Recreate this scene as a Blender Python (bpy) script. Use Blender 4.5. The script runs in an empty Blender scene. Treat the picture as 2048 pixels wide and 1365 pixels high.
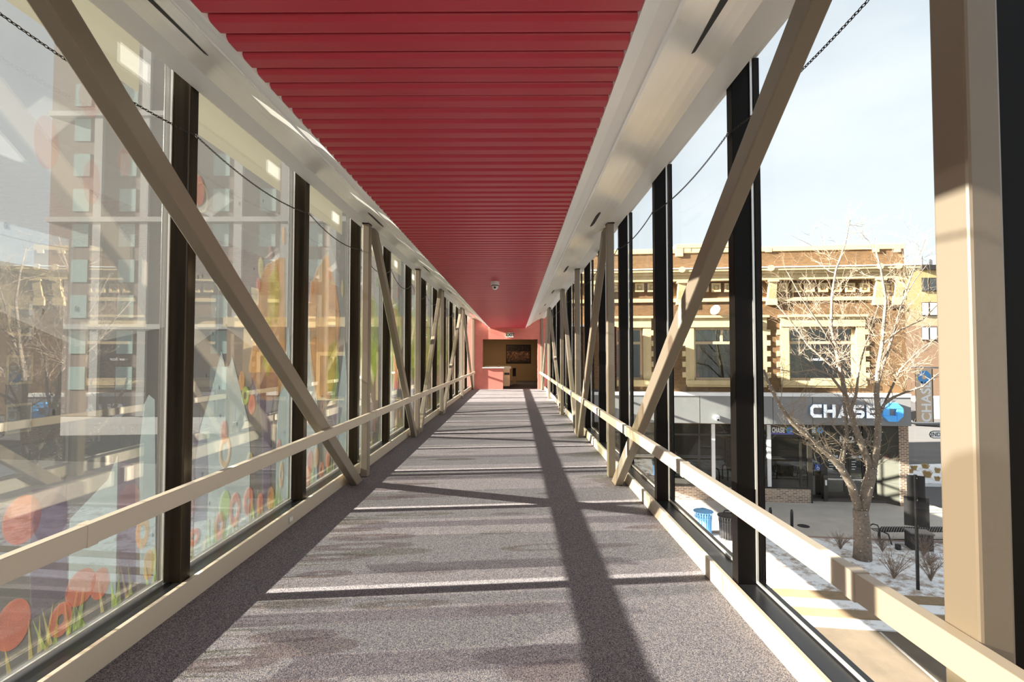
import bpy, bmesh, math, random
from mathutils import Vector, Matrix, Euler

random.seed(7)
S = bpy.context.scene
COL = S.collection
PI = math.pi

# ------------------------------------------------------------------ camera
PITCH = math.atan(29.5 / 1000)
YAW = math.atan(6.5 / 1000)
cam_d = bpy.data.cameras.new('camera')
cam_d.sensor_width = 36.0
cam_d.lens = 36.0 * 1000 / 2048
cam_d.clip_start = 0.05
cam_d.clip_end = 500
cam = bpy.data.objects.new('camera', cam_d)
COL.objects.link(cam)
cam.location = (0, 0, 1.7)
cam.rotation_euler = (PI / 2 + PITCH, 0, YAW)
S.camera = cam

# ------------------------------------------------------------------ world, sun, exposure
W = bpy.data.worlds.new('sky')
S.world = W
W.use_nodes = True
wn = W.node_tree
wn.nodes.clear()
w_out = wn.nodes.new('ShaderNodeOutputWorld')
w_bg = wn.nodes.new('ShaderNodeBackground')
w_sky = wn.nodes.new('ShaderNodeTexSky')
w_sky.sky_type = 'NISHITA'
w_sky.sun_disc = False
w_sky.sun_elevation = math.radians(18)
w_sky.sun_rotation = math.radians(264)
w_sky.air_density = 1.0
w_sky.dust_density = 1.2
w_sky.ozone_density = 1.0
# thin high cloud: pale veils mixed over the blue
w_tc = wn.nodes.new('ShaderNodeTexCoord')
w_map = wn.nodes.new('ShaderNodeMapping')
w_map.inputs['Scale'].default_value = (1.0, 1.0, 2.6)
w_noise = wn.nodes.new('ShaderNodeTexNoise')
w_noise.inputs['Scale'].default_value = 1.6
w_noise.inputs['Detail'].default_value = 6
w_ramp = wn.nodes.new('ShaderNodeValToRGB')
w_ramp.color_ramp.elements[0].position = 0.30
w_ramp.color_ramp.elements[0].color = (0.45, 0.45, 0.45, 1)
w_ramp.color_ramp.elements[1].position = 0.75
w_ramp.color_ramp.elements[1].color = (0.9, 0.9, 0.9, 1)
w_mix = wn.nodes.new('ShaderNodeMix')
w_mix.data_type = 'RGBA'
w_mix.inputs['B'].default_value = (6.9, 7.2, 7.4, 1)
wn.links.new(w_tc.outputs['Generated'], w_map.inputs['Vector'])
wn.links.new(w_map.outputs['Vector'], w_noise.inputs['Vector'])
wn.links.new(w_noise.outputs['Fac'], w_ramp.inputs['Fac'])
wn.links.new(w_ramp.outputs['Color'], w_mix.inputs['Factor'])
wn.links.new(w_sky.outputs['Color'], w_mix.inputs['A'])
wn.links.new(w_mix.outputs['Result'], w_bg.inputs['Color'])
wn.links.new(w_bg.outputs['Background'], w_out.inputs['Surface'])
w_bg.inputs['Strength'].default_value = 0.124

SUN_DIR = Vector((1.0, 0.10, -0.326)).normalized()
sun_d = bpy.data.lights.new('sun', 'SUN')
sun_d.energy = 40.0
sun_d.color = (1.0, 0.905, 0.77)
sun_d.angle = math.radians(0.5)
sun = bpy.data.objects.new('sun', sun_d)
COL.objects.link(sun)
sun.rotation_euler = SUN_DIR.to_track_quat('-Z', 'Y').to_euler()
sun.location = (-40, -4, 30)

S.view_settings.view_transform = 'Standard'
S.view_settings.look = 'None'
S.view_settings.exposure = 0.45
S.view_settings.gamma = 1.0
S.view_settings.use_curve_mapping = False
try:
    S.cycles.use_denoising = True
    S.cycles.max_bounces = 10
    S.cycles.diffuse_bounces = 6
    S.cycles.transparent_max_bounces = 40
    S.cycles.sample_clamp_indirect = 8.0
except Exception:
    pass

# ------------------------------------------------------------------ pixel helpers (2048 x 1365 frame)
RM = Euler((PI / 2 + PITCH, 0, YAW)).to_matrix()
EYE = Vector((0, 0, 1.7))


def ray(px, py):
    return RM @ Vector(((px - 1024) / 1000, (682.5 - py) / 1000, -1.0))


def on_x(px, py, x):
    d = ray(px, py)
    return EYE + d * (x / d.x)


def on_y(px, py, y):
    d = ray(px, py)
    return EYE + d * (y / d.y)


def on_z(px, py, z):
    d = ray(px, py)
    return EYE + d * ((z - 1.7) / d.z)


# ------------------------------------------------------------------ materials
def new_mat(name):
    m = bpy.data.materials.new(name)
    m.use_nodes = True
    nt = m.node_tree
    nt.nodes.clear()
    out = nt.nodes.new('ShaderNodeOutputMaterial')
    return m, nt, out


def P(name, col, rough=0.6, metal=0.0, var=0.0, vscale=20.0, bump=0.0, bscale=60.0, spec=0.5, emit=None, estr=0.0,
      stretch=None, coat=0.0):
    m, nt, out = new_mat(name)
    b = nt.nodes.new('ShaderNodeBsdfPrincipled')
    b.inputs['Base Color'].default_value = (*col, 1)
    b.inputs['Roughness'].default_value = rough
    b.inputs['Metallic'].default_value = metal
    b.inputs['Specular IOR Level'].default_value = spec
    if coat:
        b.inputs['Coat Weight'].default_value = coat
    if emit:
        b.inputs['Emission Color'].default_value = (*emit, 1)
        b.inputs['Emission Strength'].default_value = estr
    nt.links.new(b.outputs[0], out.inputs[0])
    if var or bump:
        tc = nt.nodes.new('ShaderNodeTexCoord')
        mp = nt.nodes.new('ShaderNodeMapping')
        if stretch:
            mp.inputs['Scale'].default_value = stretch
        nt.links.new(tc.outputs['Object'], mp.inputs['Vector'])
    if var:
        n = nt.nodes.new('ShaderNodeTexNoise')
        n.inputs['Scale'].default_value = vscale
        n.inputs['Detail'].default_value = 5
        r = nt.nodes.new('ShaderNodeValToRGB')
        r.color_ramp.elements[0].position = 0.3
        r.color_ramp.elements[1].position = 0.7
        r.color_ramp.elements[0].color = (*[max(0, c * (1 - var)) for c in col], 1)
        r.color_ramp.elements[1].color = (*[min(1, c * (1 + var)) for c in col], 1)
        nt.links.new(mp.outputs[0], n.inputs['Vector'])
        nt.links.new(n.outputs['Fac'], r.inputs['Fac'])
        nt.links.new(r.outputs['Color'], b.inputs['Base Color'])
    if bump:
        n2 = nt.nodes.new('ShaderNodeTexNoise')
        n2.inputs['Scale'].default_value = bscale
        n2.inputs['Detail'].default_value = 3
        bp = nt.nodes.new('ShaderNodeBump')
        bp.inputs['Strength'].default_value = bump
        bp.inputs['Distance'].default_value = 0.01
        nt.links.new(mp.outputs[0], n2.inputs['Vector'])
        nt.links.new(n2.outputs['Fac'], bp.inputs['Height'])
        nt.links.new(bp.outputs[0], b.inputs['Normal'])
    return m


def brick_mat(name, c1, c2, mortar, bw=0.21, bh=0.075, ms=0.010):
    m, nt, out = new_mat(name)
    b = nt.nodes.new('ShaderNodeBsdfPrincipled')
    b.inputs['Roughness'].default_value = 0.85
    tc = nt.nodes.new('ShaderNodeTexCoord')
    sp = nt.nodes.new('ShaderNodeSeparateXYZ')
    ad = nt.nodes.new('ShaderNodeMath')
    ad.operation = 'ADD'
    cb = nt.nodes.new('ShaderNodeCombineXYZ')
    br = nt.nodes.new('ShaderNodeTexBrick')
    br.inputs['Scale'].default_value = 1.0
    br.inputs['Brick Width'].default_value = bw
    br.inputs['Row Height'].default_value = bh
    br.inputs['Mortar Size'].default_value = ms
    br.inputs['Color1'].default_value = (*c1, 1)
    br.inputs['Color2'].default_value = (*c2, 1)
    br.inputs['Mortar'].default_value = (*mortar, 1)
    L = nt.links.new
    L(tc.outputs['Object'], sp.inputs[0])
    L(sp.outputs['X'], ad.inputs[0])
    L(sp.outputs['Y'], ad.inputs[1])
    L(ad.outputs[0], cb.inputs['X'])
    L(sp.outputs['Z'], cb.inputs['Y'])
    L(cb.outputs[0], br.inputs['Vector'])
    L(br.outputs['Color'], b.inputs['Base Color'])
    L(b.outputs[0], out.inputs[0])
    return m


def glass_mat(name, tint=(0.96, 0.98, 0.97), f0=0.05, k=0.9, rough=0.0):
    """thin architectural glass: Schlick reflection over a tinted clear body"""
    m, nt, out = new_mat(name)
    lw = nt.nodes.new('ShaderNodeLayerWeight')
    lw.inputs['Blend'].default_value = 0.5
    pw = nt.nodes.new('ShaderNodeMath')
    pw.operation = 'POWER'
    pw.inputs[1].default_value = 5.0
    ma = nt.nodes.new('ShaderNodeMath')
    ma.operation = 'MULTIPLY_ADD'
    ma.inputs[1].default_value = k
    ma.inputs[2].default_value = f0
    ma.use_clamp = True
    tr = nt.nodes.new('ShaderNodeBsdfTransparent')
    tr.inputs[0].default_value = (*tint, 1)
    gl = nt.nodes.new('ShaderNodeBsdfGlossy')
    gl.inputs['Roughness'].default_value = rough
    mx = nt.nodes.new('ShaderNodeMixShader')
    L = nt.links.new
    L(lw.outputs['Facing'], pw.inputs[0])
    L(pw.outputs[0], ma.inputs[0])
    L(ma.outputs[0], mx.inputs[0])
    L(tr.outputs[0], mx.inputs[1])
    L(gl.outputs[0], mx.inputs[2])
    L(mx.outputs[0], out.inputs[0])
    return m


def film_mat(name, col, clear=0.55, trans=0.6, var=0.0, vscale=3.0, tint=(1, 1, 1)):
    """printed perforated window film: holes let light straight through, the print scatters the rest"""
    m, nt, out = new_mat(name)
    tr = nt.nodes.new('ShaderNodeBsdfTransparent')
    tr.inputs[0].default_value = (*tint, 1)
    tl = nt.nodes.new('ShaderNodeBsdfTranslucent')
    df = nt.nodes.new('ShaderNodeBsdfDiffuse')
    tl.inputs[0].default_value = (*col, 1)
    df.inputs[0].default_value = (*col, 1)
    m1 = nt.nodes.new('ShaderNodeMixShader')
    m1.inputs[0].default_value = trans
    m2 = nt.nodes.new('ShaderNodeMixShader')
    m2.inputs[0].default_value = clear
    L = nt.links.new
    L(df.outputs[0], m1.inputs[1])
    L(tl.outputs[0], m1.inputs[2])
    L(m1.outputs[0], m2.inputs[1])
    L(tr.outputs[0], m2.inputs[2])
    L(m2.outputs[0], out.inputs[0])
    if var:
        tc = nt.nodes.new('ShaderNodeTexCoord')
        n = nt.nodes.new('ShaderNodeTexNoise')
        n.inputs['Scale'].default_value = vscale
        n.inputs['Detail'].default_value = 4
        r = nt.nodes.new('ShaderNodeValToRGB')
        r.color_ramp.elements[0].position = 0.3
        r.color_ramp.elements[1].position = 0.7
        r.color_ramp.elements[0].color = (*[c * (1 - var) for c in col], 1)
        r.color_ramp.elements[1].color = (*[min(1, c * (1 + var)) for c in col], 1)
        L(tc.outputs['Object'], n.inputs['Vector'])
        L(n.outputs['Fac'], r.inputs['Fac'])
        L(r.outputs['Color'], tl.inputs[0])
        L(r.outputs['Color'], df.inputs[0])
    return m


def carpet_mat(name, tones):
    m, nt, out = new_mat(name)
    b = nt.nodes.new('ShaderNodeBsdfPrincipled')
    b.inputs['Roughness'].default_value = 0.95
    b.inputs['Specular IOR Level'].default_value = 0.1
    tc = nt.nodes.new('ShaderNodeTexCoord')
    v = nt.nodes.new('ShaderNodeTexVoronoi')
    v.inputs['Scale'].default_value = 230
    sp = nt.nodes.new('ShaderNodeSeparateColor')
    r = nt.nodes.new('ShaderNodeValToRGB')
    r.color_ramp.interpolation = 'CONSTANT'
    e = r.color_ramp.elements
    e[0].position = 0.0
    e[0].color = (*tones[0], 1)
    e[1].position = 1.0 / len(tones)
    e[1].color = (*tones[1], 1)
    for i, t in enumerate(tones[2:]):
        q = e.new((i + 2) / len(tones))
        q.color = (*t, 1)
    n = nt.nodes.new('ShaderNodeTexNoise')
    n.inputs['Scale'].default_value = 260
    bp = nt.nodes.new('ShaderNodeBump')
    bp.inputs['Strength'].default_value = 0.6
    bp.inputs['Distance'].default_value = 0.006
    L = nt.links.new
    L(tc.outputs['Object'], v.inputs['Vector'])
    L(v.outputs['Color'], sp.inputs[0])
    L(sp.outputs[0], r.inputs['Fac'])
    L(r.outputs['Color'], b.inputs['Base Color'])
    L(tc.outputs['Object'], n.inputs['Vector'])
    L(n.outputs['Fac'], bp.inputs['Height'])
    L(bp.outputs[0], b.inputs['Normal'])
    L(b.outputs[0], out.inputs[0])
    return m


def snow_mat(name, snow, dirt, scale=1.5, lo=0.42, hi=0.6):
    m, nt, out = new_mat(name)
    b = nt.nodes.new('ShaderNodeBsdfPrincipled')
    b.inputs['Roughness'].default_value = 0.8
    tc = nt.nodes.new('ShaderNodeTexCoord')
    n = nt.nodes.new('ShaderNodeTexNoise')
    n.inputs['Scale'].default_value = scale
    n.inputs['Detail'].default_value = 10
    n.inputs['Roughness'].default_value = 0.75
    r = nt.nodes.new('ShaderNodeValToRGB')
    r.color_ramp.elements[0].position = lo
    r.color_ramp.elements[1].position = hi
    r.color_ramp.elements[0].color = (*dirt, 1)
    r.color_ramp.elements[1].color = (*snow, 1)
    L = nt.links.new
    L(tc.outputs['Object'], n.inputs['Vector'])
    L(n.outputs['Fac'], r.inputs['Fac'])
    L(r.outputs['Color'], b.inputs['Base Color'])
    L(b.outputs[0], out.inputs[0])
    return m


M = {}
M['carpet'] = carpet_mat('carpet', [(.070, .068, .082), (.14, .135, .155), (.22, .21, .23), (.30, .285, .30), (.185, .155, .175),
                                    (.36, .325, .31), (.11, .112, .14)])
M['red'] = P('red enamelled metal', (.47, .036, .064), 0.30, 0.0, spec=0.45)
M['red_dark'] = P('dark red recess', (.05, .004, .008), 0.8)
M['pink'] = P('coral painted wall', (.62, .20, .165), 0.75, var=.06, vscale=6)
M['white'] = P('white enamelled trim', (.85, .86, .88), 0.4)
M['cream_metal'] = P('satin cream metal', (.86, .86, .84), 0.27, 0.08, spec=0.6, bump=.03, bscale=2.0)
M['grey_soffit'] = P('pale grey soffit', (.76, .78, .80), 0.5)
M['beige'] = P('taupe painted steel', (.235, .195, .15), 0.42, bump=.05, bscale=40)
M['base'] = P('pale beige baseboard', (.52, .455, .365), 0.5)
M['bronze'] = P('dark bronze aluminium', (.008, .0065, .006), 0.35, 0.0, spec=0.10)
M['bronze_l'] = P('bronze with reflected streaks', (.030, .021, .012), 0.38, 0.3, var=.6, vscale=3.0, spec=0.2, stretch=(7, 7, .25))  # reflected light on the left mullions put into the colour as brown streaks
M['sill'] = P('satin bronze sill', (.016, .016, .018), 0.30, 0.1, spec=0.4)
M['black'] = P('black', (.006, .006, .006), 0.7)
M['gasket'] = P('bright glazing bead', (.75, .73, .70), 0.3, 0.6)
M['glass_l'] = glass_mat('left pane glass', (.96, .975, .965), 0.10, 0.6)
M['glass_r'] = glass_mat('right pane glass', (.97, .985, .98), 0.012, 0.25)
M['film'] = film_mat('perforated film', (.020, .0205, .021), 0.43, 0.8)
M['f_haze'] = film_mat('pale painted haze', (.15, .154, .155), 0.78, 0.75, .10)  # haze and glow of the upper panes put into a pale layer
M['f_blue'] = film_mat('print pale blue', (.20, .25, .26), 0.72, 0.75, .12, tint=(.95, 1, 1))
M['f_purple'] = film_mat('print purple grey', (.035, .027, .045), 0.62, 0.75, .15, tint=(.92, .89, .94))
M['f_orange'] = film_mat('print orange', (.20, .095, .025), 0.66, 0.75, .3, 5, tint=(1, .93, .82))
M['f_red'] = film_mat('print brick red', (.20, .048, .026), 0.64, 0.75, .25, 9, tint=(1, .89, .86))
M['f_pink'] = film_mat('print faint coral', (.15, .07, .06), 0.78, 0.75, .1, tint=(1, .95, .94))
M['f_green'] = film_mat('print green', (.11, .155, .026), 0.66, 0.75, .4, 5, tint=(.95, 1, .85))
M['f_dark'] = film_mat('print dark ink', (.02, .02, .03), 0.40, 0.5)
M['f_yellow'] = film_mat('print straw', (.20, .17, .045), 0.72, 0.75, .2, tint=(1, .98, .88))
M['f_cream'] = film_mat('cream head band', (.115, .108, .085), 0.03, 0.9)
M['chain'] = P('dark steel chain', (.05, .045, .04), 0.45, 0.7)
M['chrome'] = P('bright metal', (.7, .7, .7), 0.25, 1.0)
M['outlet'] = P('ivory plastic', (.85, .83, .74), 0.4)
M['grey_plate'] = P('grey plate', (.5, .49, .46), 0.4, 0.3)
M['counter'] = P('white counter', (.80, .74, .68), 0.35)
M['cream_desk'] = P('cream laminate', (.70, .58, .36), 0.5)
M['tan_wall'] = P('tan painted wall', (.42, .27, .15), 0.8)
M['dark_carpet'] = P('dark carpet', (.09, .07, .07), 0.95, var=.2, vscale=60)
M['exit_white'] = P('exit sign white', (.82, .86, .82), 0.4)
M['exit_green'] = P('exit sign dark green', (.01, .06, .035), 0.5)

# street
M['asphalt'] = P('worn concrete road', (.135, .105, .075), 0.9, var=.18, vscale=1.3, bump=.25, bscale=25)
M['asphalt_grey'] = P('grey road', (.105, .102, .105), 0.85, var=.12, vscale=.8, stretch=(.25, 1, 1))
M['walk'] = P('concrete sidewalk', (.47, .43, .39), 0.9, var=.08, vscale=1.5)
M['pavers'] = P('red pavers', (.36, .24, .20), 0.9, var=.2, vscale=3)
M['kerb'] = P('tan kerb stone', (.27, .19, .11), 0.9, var=.12, vscale=6)
M['snow'] = snow_mat('snow', (.86, .87, .90), (.34, .26, .20), 2.2, .40, .53)
M['snow_clean'] = snow_mat('snow strip', (.86, .86, .88), (.45, .36, .27), 1.6, .36, .46)
M['brick'] = brick_mat('brown brick', (.17, .092, .035), (.11, .058, .022), (.14, .085, .042))
M['brick_pier'] = brick_mat('mixed brick', (.36, .20, .13), (.12, .06, .05), (.52, .44, .36), .24, .085, .018)
M['brick_base'] = brick_mat('mixed brick low wall', (.48, .32, .22), (.14, .08, .07), (.55, .48, .40), .26, .085, .018)
M['stone'] = P('cream terracotta', (.54, .42, .23), 0.75, var=.06, vscale=4)
M['panel_grey'] = P('charcoal metal panel', (.25, .25, .26), 0.45, 0.2)
M['panel_joint'] = P('panel joint', (.03, .03, .03), 0.7)
M['white_ledge'] = P('white ledge', (.82, .82, .84), 0.5)
M['frame_dark'] = P('dark window frame', (.03, .025, .02), 0.4)
M['frame_tan'] = P('tan window frame', (.50, .38, .24), 0.6)
M['dark_glass'] = P('dark shop glass', (.045, .05, .05), 0.06, 0.0, spec=1.0)
M['blind'] = P('pale blind', (.72, .70, .68), 0.7)
M['sign_white'] = P('white sign face', (.86, .87, .90), 0.35)
M['lit_white'] = P('backlit white letter face', (.86, .87, .90), 0.35, emit=(.95, .97, 1.0), estr=.38)
M['lit_blue'] = P('backlit blue logo face', (.08, .36, .78), 0.35, emit=(.05, .30, .75), estr=.25)
M['sign_blue'] = P('blue sign face', (.06, .30, .68), 0.35)
M['sign_edge'] = P('sign letter side', (.10, .26, .48), 0.4)
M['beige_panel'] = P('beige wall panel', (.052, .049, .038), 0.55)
M['plaque'] = P('dark maroon plaque', (.06, .02, .02), 0.5)
M['tan_banner'] = P('tan banner', (.66, .50, .36), 0.7)
M['bark'] = P('pale bark', (.21, .165, .13), 0.9, var=.3, vscale=14, bump=.4, bscale=30)
M['twig'] = P('sunlit twig', (.25, .19, .14), 0.85)
M['bulb'] = P('warm white bulb', (.95, .90, .75), 0.3)
M['shrub'] = P('dry stem', (.26, .19, .145), 0.9)
M['drygrass'] = P('dry grass', (.52, .38, .18), 0.9)
M['black_metal'] = P('black powder coat', (.012, .012, .013), 0.45)
M['blue_metal'] = P('light blue powder coat', (.20, .50, .85), 0.4)
M['dark_box'] = P('dark grey box', (.024, .022, .024), 0.6)
M['tower'] = brick_mat('rose brown tower brick', (.15, .105, .09), (.12, .085, .07), (.17, .13, .11))
M['tower_glass'] = P('pale teal window', (.28, .38, .37), 0.2, spec=0.6)
M['tower_trim'] = P('grey stone trim', (.30, .30, .30), 0.8)
M['pale_wall'] = P('pale grey wall', (.50, .51, .52), 0.8)
M['cream_wall'] = P('cream stucco', (.52, .39, .19), 0.85)
M['tan_brick'] = brick_mat('tan brick', (.33, .20, .125), (.28, .17, .11), (.33, .24, .17))
M['dish'] = P('pale dish', (.62, .60, .56), 0.5)


# ------------------------------------------------------------------ mesh builder
class MB:
    def __init__(self):
        self.bm = bmesh.new()

    def face(self, pts):
        try:
            return self.bm.faces.new([self.bm.verts.new(p) for p in pts])
        except ValueError:
            return None

    def box(self, x0, x1, y0, y1, z0, z1, mtx=None):
        v = [Vector(p) for p in ((x0, y0, z0), (x1, y0, z0), (x1, y1, z0), (x0, y1, z0),
                                 (x0, y0, z1), (x1, y0, z1), (x1, y1, z1), (x0, y1, z1))]
        if mtx:
            v = [mtx @ p for p in v]
        v = [self.bm.verts.new(p) for p in v]
        for f in ((0, 3, 2, 1), (4, 5, 6, 7), (0, 1, 5, 4), (1, 2, 6, 5), (2, 3, 7, 6), (3, 0, 4, 7)):
            self.bm.faces.new([v[i] for i in f])
        return self

    def prism(self, poly, vec):
        """polygon (list of 3D points) pushed along vec"""
        vec = Vector(vec)
        a = [self.bm.verts.new(Vector(p)) for p in poly]
        b = [self.bm.verts.new(Vector(p) + vec) for p in poly]
        n = len(a)
        self.bm.faces.new(a[::-1])
        self.bm.faces.new(b)
        for i in range(n):
            self.bm.faces.new((a[i], a[(i + 1) % n], b[(i + 1) % n], b[i]))
        return self

    def tube(self, pts, rad, n=6, caps=True):
        pts = [Vector(p) for p in pts]
        if not hasattr(rad, '__len__'):
            rad = [rad] * len(pts)
        rings = []
        prev = None
        for i, p in enumerate(pts):
            t = (pts[min(i + 1, len(pts) - 1)] - pts[max(i - 1, 0)])
            if t.length < 1e-9:
                t = Vector((0, 0, 1))
            t.normalize()
            if prev is None:
                u = t.orthogonal().normalized()
            else:
                u = (prev - t * prev.dot(t))
                u = u.normalized() if u.length > 1e-6 else t.orthogonal().normalized()
            prev = u
            w = t.cross(u)
            rings.append([self.bm.verts.new(p + (u * math.cos(2 * PI * k / n) + w * math.sin(2 * PI * k / n)) * rad[i])
                          for k in range(n)])
        for a, b in zip(rings, rings[1:]):
            for k in range(n):
                self.bm.faces.new((a[k], a[(k + 1) % n], b[(k + 1) % n], b[k]))
        if caps:
            self.bm.faces.new(rings[0][::-1])
            self.bm.faces.new(rings[-1])
        return self

    def lathe(self, c, prof, n=20, axis=None):
        """profile of (radius, height) turned about a vertical axis at c"""
        c = Vector(c)
        q = axis.to_track_quat('Z', 'Y') if axis else None
        rings = []
        for r, h in prof:
            ring = []
            for k in range(n):
                v = Vector((r * math.cos(2 * PI * k / n), r * math.sin(2 * PI * k / n), h))
                if q:
                    v = q @ v
                ring.append(self.bm.verts.new(c + v))
            rings.append(ring)
        for a, b in zip(rings, rings[1:]):
            for k in range(n):
                self.bm.faces.new((a[k], a[(k + 1) % n], b[(k + 1) % n], b[k]))
        self.bm.faces.new(rings[0][::-1])
        self.bm.faces.new(rings[-1])
        return self

    def torus(self, c, ax, ay, R1, R2, r, n=10, m=5):
        """elliptical ring about centre c in the plane of unit vectors ax, ay"""
        c, ax, ay = Vector(c), Vector(ax), Vector(ay)
        az = ax.cross(ay)
        rings = []
        for i in range(n):
            a = 2 * PI * i / n
            d = ax * math.cos(a) + ay * math.sin(a)
            p = c + ax * (R1 * math.cos(a)) + ay * (R2 * math.sin(a))
            rings.append([self.bm.verts.new(p + d * (r * math.cos(2 * PI * j / m)) + az * (r * math.sin(2 * PI * j / m)))
                          for j in range(m)])
        for i in range(n):
            a, b = rings[i], rings[(i + 1) % n]
            for j in range(m):
                self.bm.faces.new((a[j], b[j], b[(j + 1) % m], a[(j + 1) % m]))
        return self

    def build(self, name, mat, parent=None, smooth=False, bevel=0.0, origin=None):
        self.bm.normal_update()
        bmesh.ops.recalc_face_normals(self.bm, faces=self.bm.faces)
        o_ = Vector(origin) if origin is not None else Vector((0, 0, 0))
        root = parent
        while root is not None and root.parent is not None:
            root = root.parent
        if root is not None and root.get('_world_parts'):
            o_ = Vector(root['_base'])
        if o_.length:
            bmesh.ops.translate(self.bm, verts=self.bm.verts, vec=-o_)
        me = bpy.data.meshes.new(name)
        self.bm.to_mesh(me)
        self.bm.free()
        if smooth:
            for p in me.polygons:
                p.use_smooth = True
        me.materials.append(M[mat] if isinstance(mat, str) else mat)
        o = bpy.data.objects.new(name, me)
        COL.objects.link(o)
        if parent is not None:
            o.parent = parent
            # part of a part: its own coordinates already match the thing's
        elif origin is not None:
            o.location = origin
        if bevel:
            md = o.modifiers.new('bevel', 'BEVEL')
            md.width = bevel
            md.segments = 2
            md.limit_method = 'ANGLE'
        return o


def tag(o, label=None, cat=None, group=None, kind=None):
    if label:
        o['label'] = label
    if cat:
        o['category'] = cat
    if group:
        o['group'] = group
    if kind:
        o['kind'] = kind
    return o


def thing(name, label, cat, base, group=None, rotz=0.0):
    o = bpy.data.objects.new(name, None)
    o.empty_display_size = 0.2
    COL.objects.link(o)
    o.location = base
    o.rotation_euler = (0, 0, rotz)
    if rotz == 0.0:
        o['_world_parts'] = 1
        o['_base'] = list(base)
    return tag(o, label, cat, group)


def struct(o):
    o['kind'] = 'structure'
    return o


def text_mesh(body, size, extrude, bold=0.0, align='CENTER', xscale=1.0):
    cu = bpy.data.curves.new('lettering', 'FONT')
    cu.body = body
    cu.size = size
    cu.extrude = extrude
    cu.offset = bold
    cu.align_x = align
    cu.align_y = 'CENTER'
    cu.resolution_u = 3
    t = bpy.data.objects.new('lettering', cu)
    COL.objects.link(t)
    dg = bpy.context.evaluated_depsgraph_get()
    me = bpy.data.meshes.new_from_object(t.evaluated_get(dg))
    bpy.data.objects.remove(t)
    bpy.data.curves.remove(cu)
    me.transform(Matrix.Diagonal((xscale, 1, 1, 1)))
    return me


def lettering(name, body, size, mtx, mat, parent=None, extrude=0.004, bold=0.0, xscale=1.0):
    """mtx places the text: local X = reading direction, local Y = up, local Z = towards the reader"""
    me = text_mesh(body, size, extrude, bold, xscale=xscale)
    me.transform(mtx)
    if parent is not None and parent.get('_world_parts'):
        me.transform(Matrix.Translation(-Vector(parent['_base'])))
    me.materials.clear()
    me.materials.append(M[mat])
    o = bpy.data.objects.new(name, me)
    COL.objects.link(o)
    if parent is not None:
        o.parent = parent
    return o


def frame_mtx(o, right, up):
    right, up = Vector(right).normalized(), Vector(up).normalized()
    n = right.cross(up)
    m = Matrix((right, up, n)).transposed().to_4x4()
    m.translation = Vector(o)
    return m


# ================================================================== THE WALKWAY
CX = -0.385
Y0, Y1 = -11.6, 25.4
H_POST, H_BASE, H_GLASS = 1.685, 1.857, 2.045
Z_SILL = 0.155
Z_HEAD = 3.62


def X(side, half):
    return CX + side * half


struct(MB().box(X(-1, 1.86), X(1, 1.86), Y0, Y1, -0.10, 0.0).build('floor', 'carpet'))
struct(MB().box(X(-1, 2.2), X(1, 2.2), Y0 - 0.2, Y1, -1.75, -0.101).build('trim_1', 'beige'))       # bridge girder under the floor
struct(MB().box(X(-1, 2.12), X(1, 2.12), Y0 - 0.2, Y1, 3.95, 4.45).build('trim_2', 'grey_soffit'))   # roof deck

# slatted ceiling
mb = MB()
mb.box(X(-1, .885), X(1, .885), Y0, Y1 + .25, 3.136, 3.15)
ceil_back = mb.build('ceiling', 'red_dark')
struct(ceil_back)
mb = MB()
PITCH_S = 0.131
k0 = int((Y0 - 2.02) / PITCH_S)
y = 2.02 + k0 * PITCH_S
hw = .894
while y + PITCH_S < Y1 + .25:
    a, b = y + .0065, y + PITCH_S - .0065
    prof = [(a, 3.1355), (a, 3.117), (a + .004, 3.111), (a + .022, 3.101), (a + .030, 3.100), (b - .030, 3.100), (b - .022, 3.101), (b - .004, 3.111), (b, 3.117), (b, 3.1355)]
    mb.prism([(X(-1, hw), p, z) for p, z in prof], (2 * hw, 0, 0))
    y += PITCH_S
mb.build('slats', 'red', ceil_back)

# coves either side: white trim, satin panel with slots, grey soffit
PR = [(.90, 3.105), (.997, 3.186), (1.14, 3.268), (1.70, 3.587), (1.89, 3.597)]


def strip(side, pts, name, mat, th=.02):
    mb = MB()
    low = [(X(side, h), z) for h, z in pts]
    up = [(x, z + th) for x, z in reversed(low)]
    mb.prism([(x, Y0, z) for x, z in low + up], (0, Y1 - Y0, 0))
    return struct(mb.build(name, mat))


tn = 3
for s in (-1, 1):
    o = strip(s, [(.885, 3.135), (.897, 3.098), PR[1]], 'trim_%d' % tn, 'white'); tn += 1
    o = strip(s, [PR[1], (1.10, 3.243), (1.105, 3.238), PR[2]], 'trim_%d' % tn, 'white'); tn += 1
    c = [PR[2]]
    for i in range(1, 6):
        t = i / 6
        c.append((PR[2][0] + t * (PR[3][0] - PR[2][0]), PR[2][1] + t * (PR[3][1] - PR[2][1]) + .035 * math.sin(PI * t)))
    c.append(PR[3])
    o = strip(s, c, 'trim_%d' % tn, 'cream_metal'); tn += 1
    o = strip(s, [PR[3], (1.80, 3.60), (1.895, 3.60), (1.895, 3.95)] if False else [PR[3], PR[4]], 'trim_%d' % tn, 'grey_soffit'); tn += 1
    # fascia above the glass line closing the roof void
    struct(MB().box(*sorted((X(s, 1.868), X(s, 1.89))), Y0, Y1, 3.60, 3.95).build('trim_%d' % tn, 'grey_soffit')); tn += 1
    # joints in trim every two modules
    struct(MB().box(*sorted((X(s, 2.0), X(s, 2.10))), Y0, Y1, 3.82, 3.95).build('trim_%d' % tn, 'grey_soffit')); tn += 1

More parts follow.
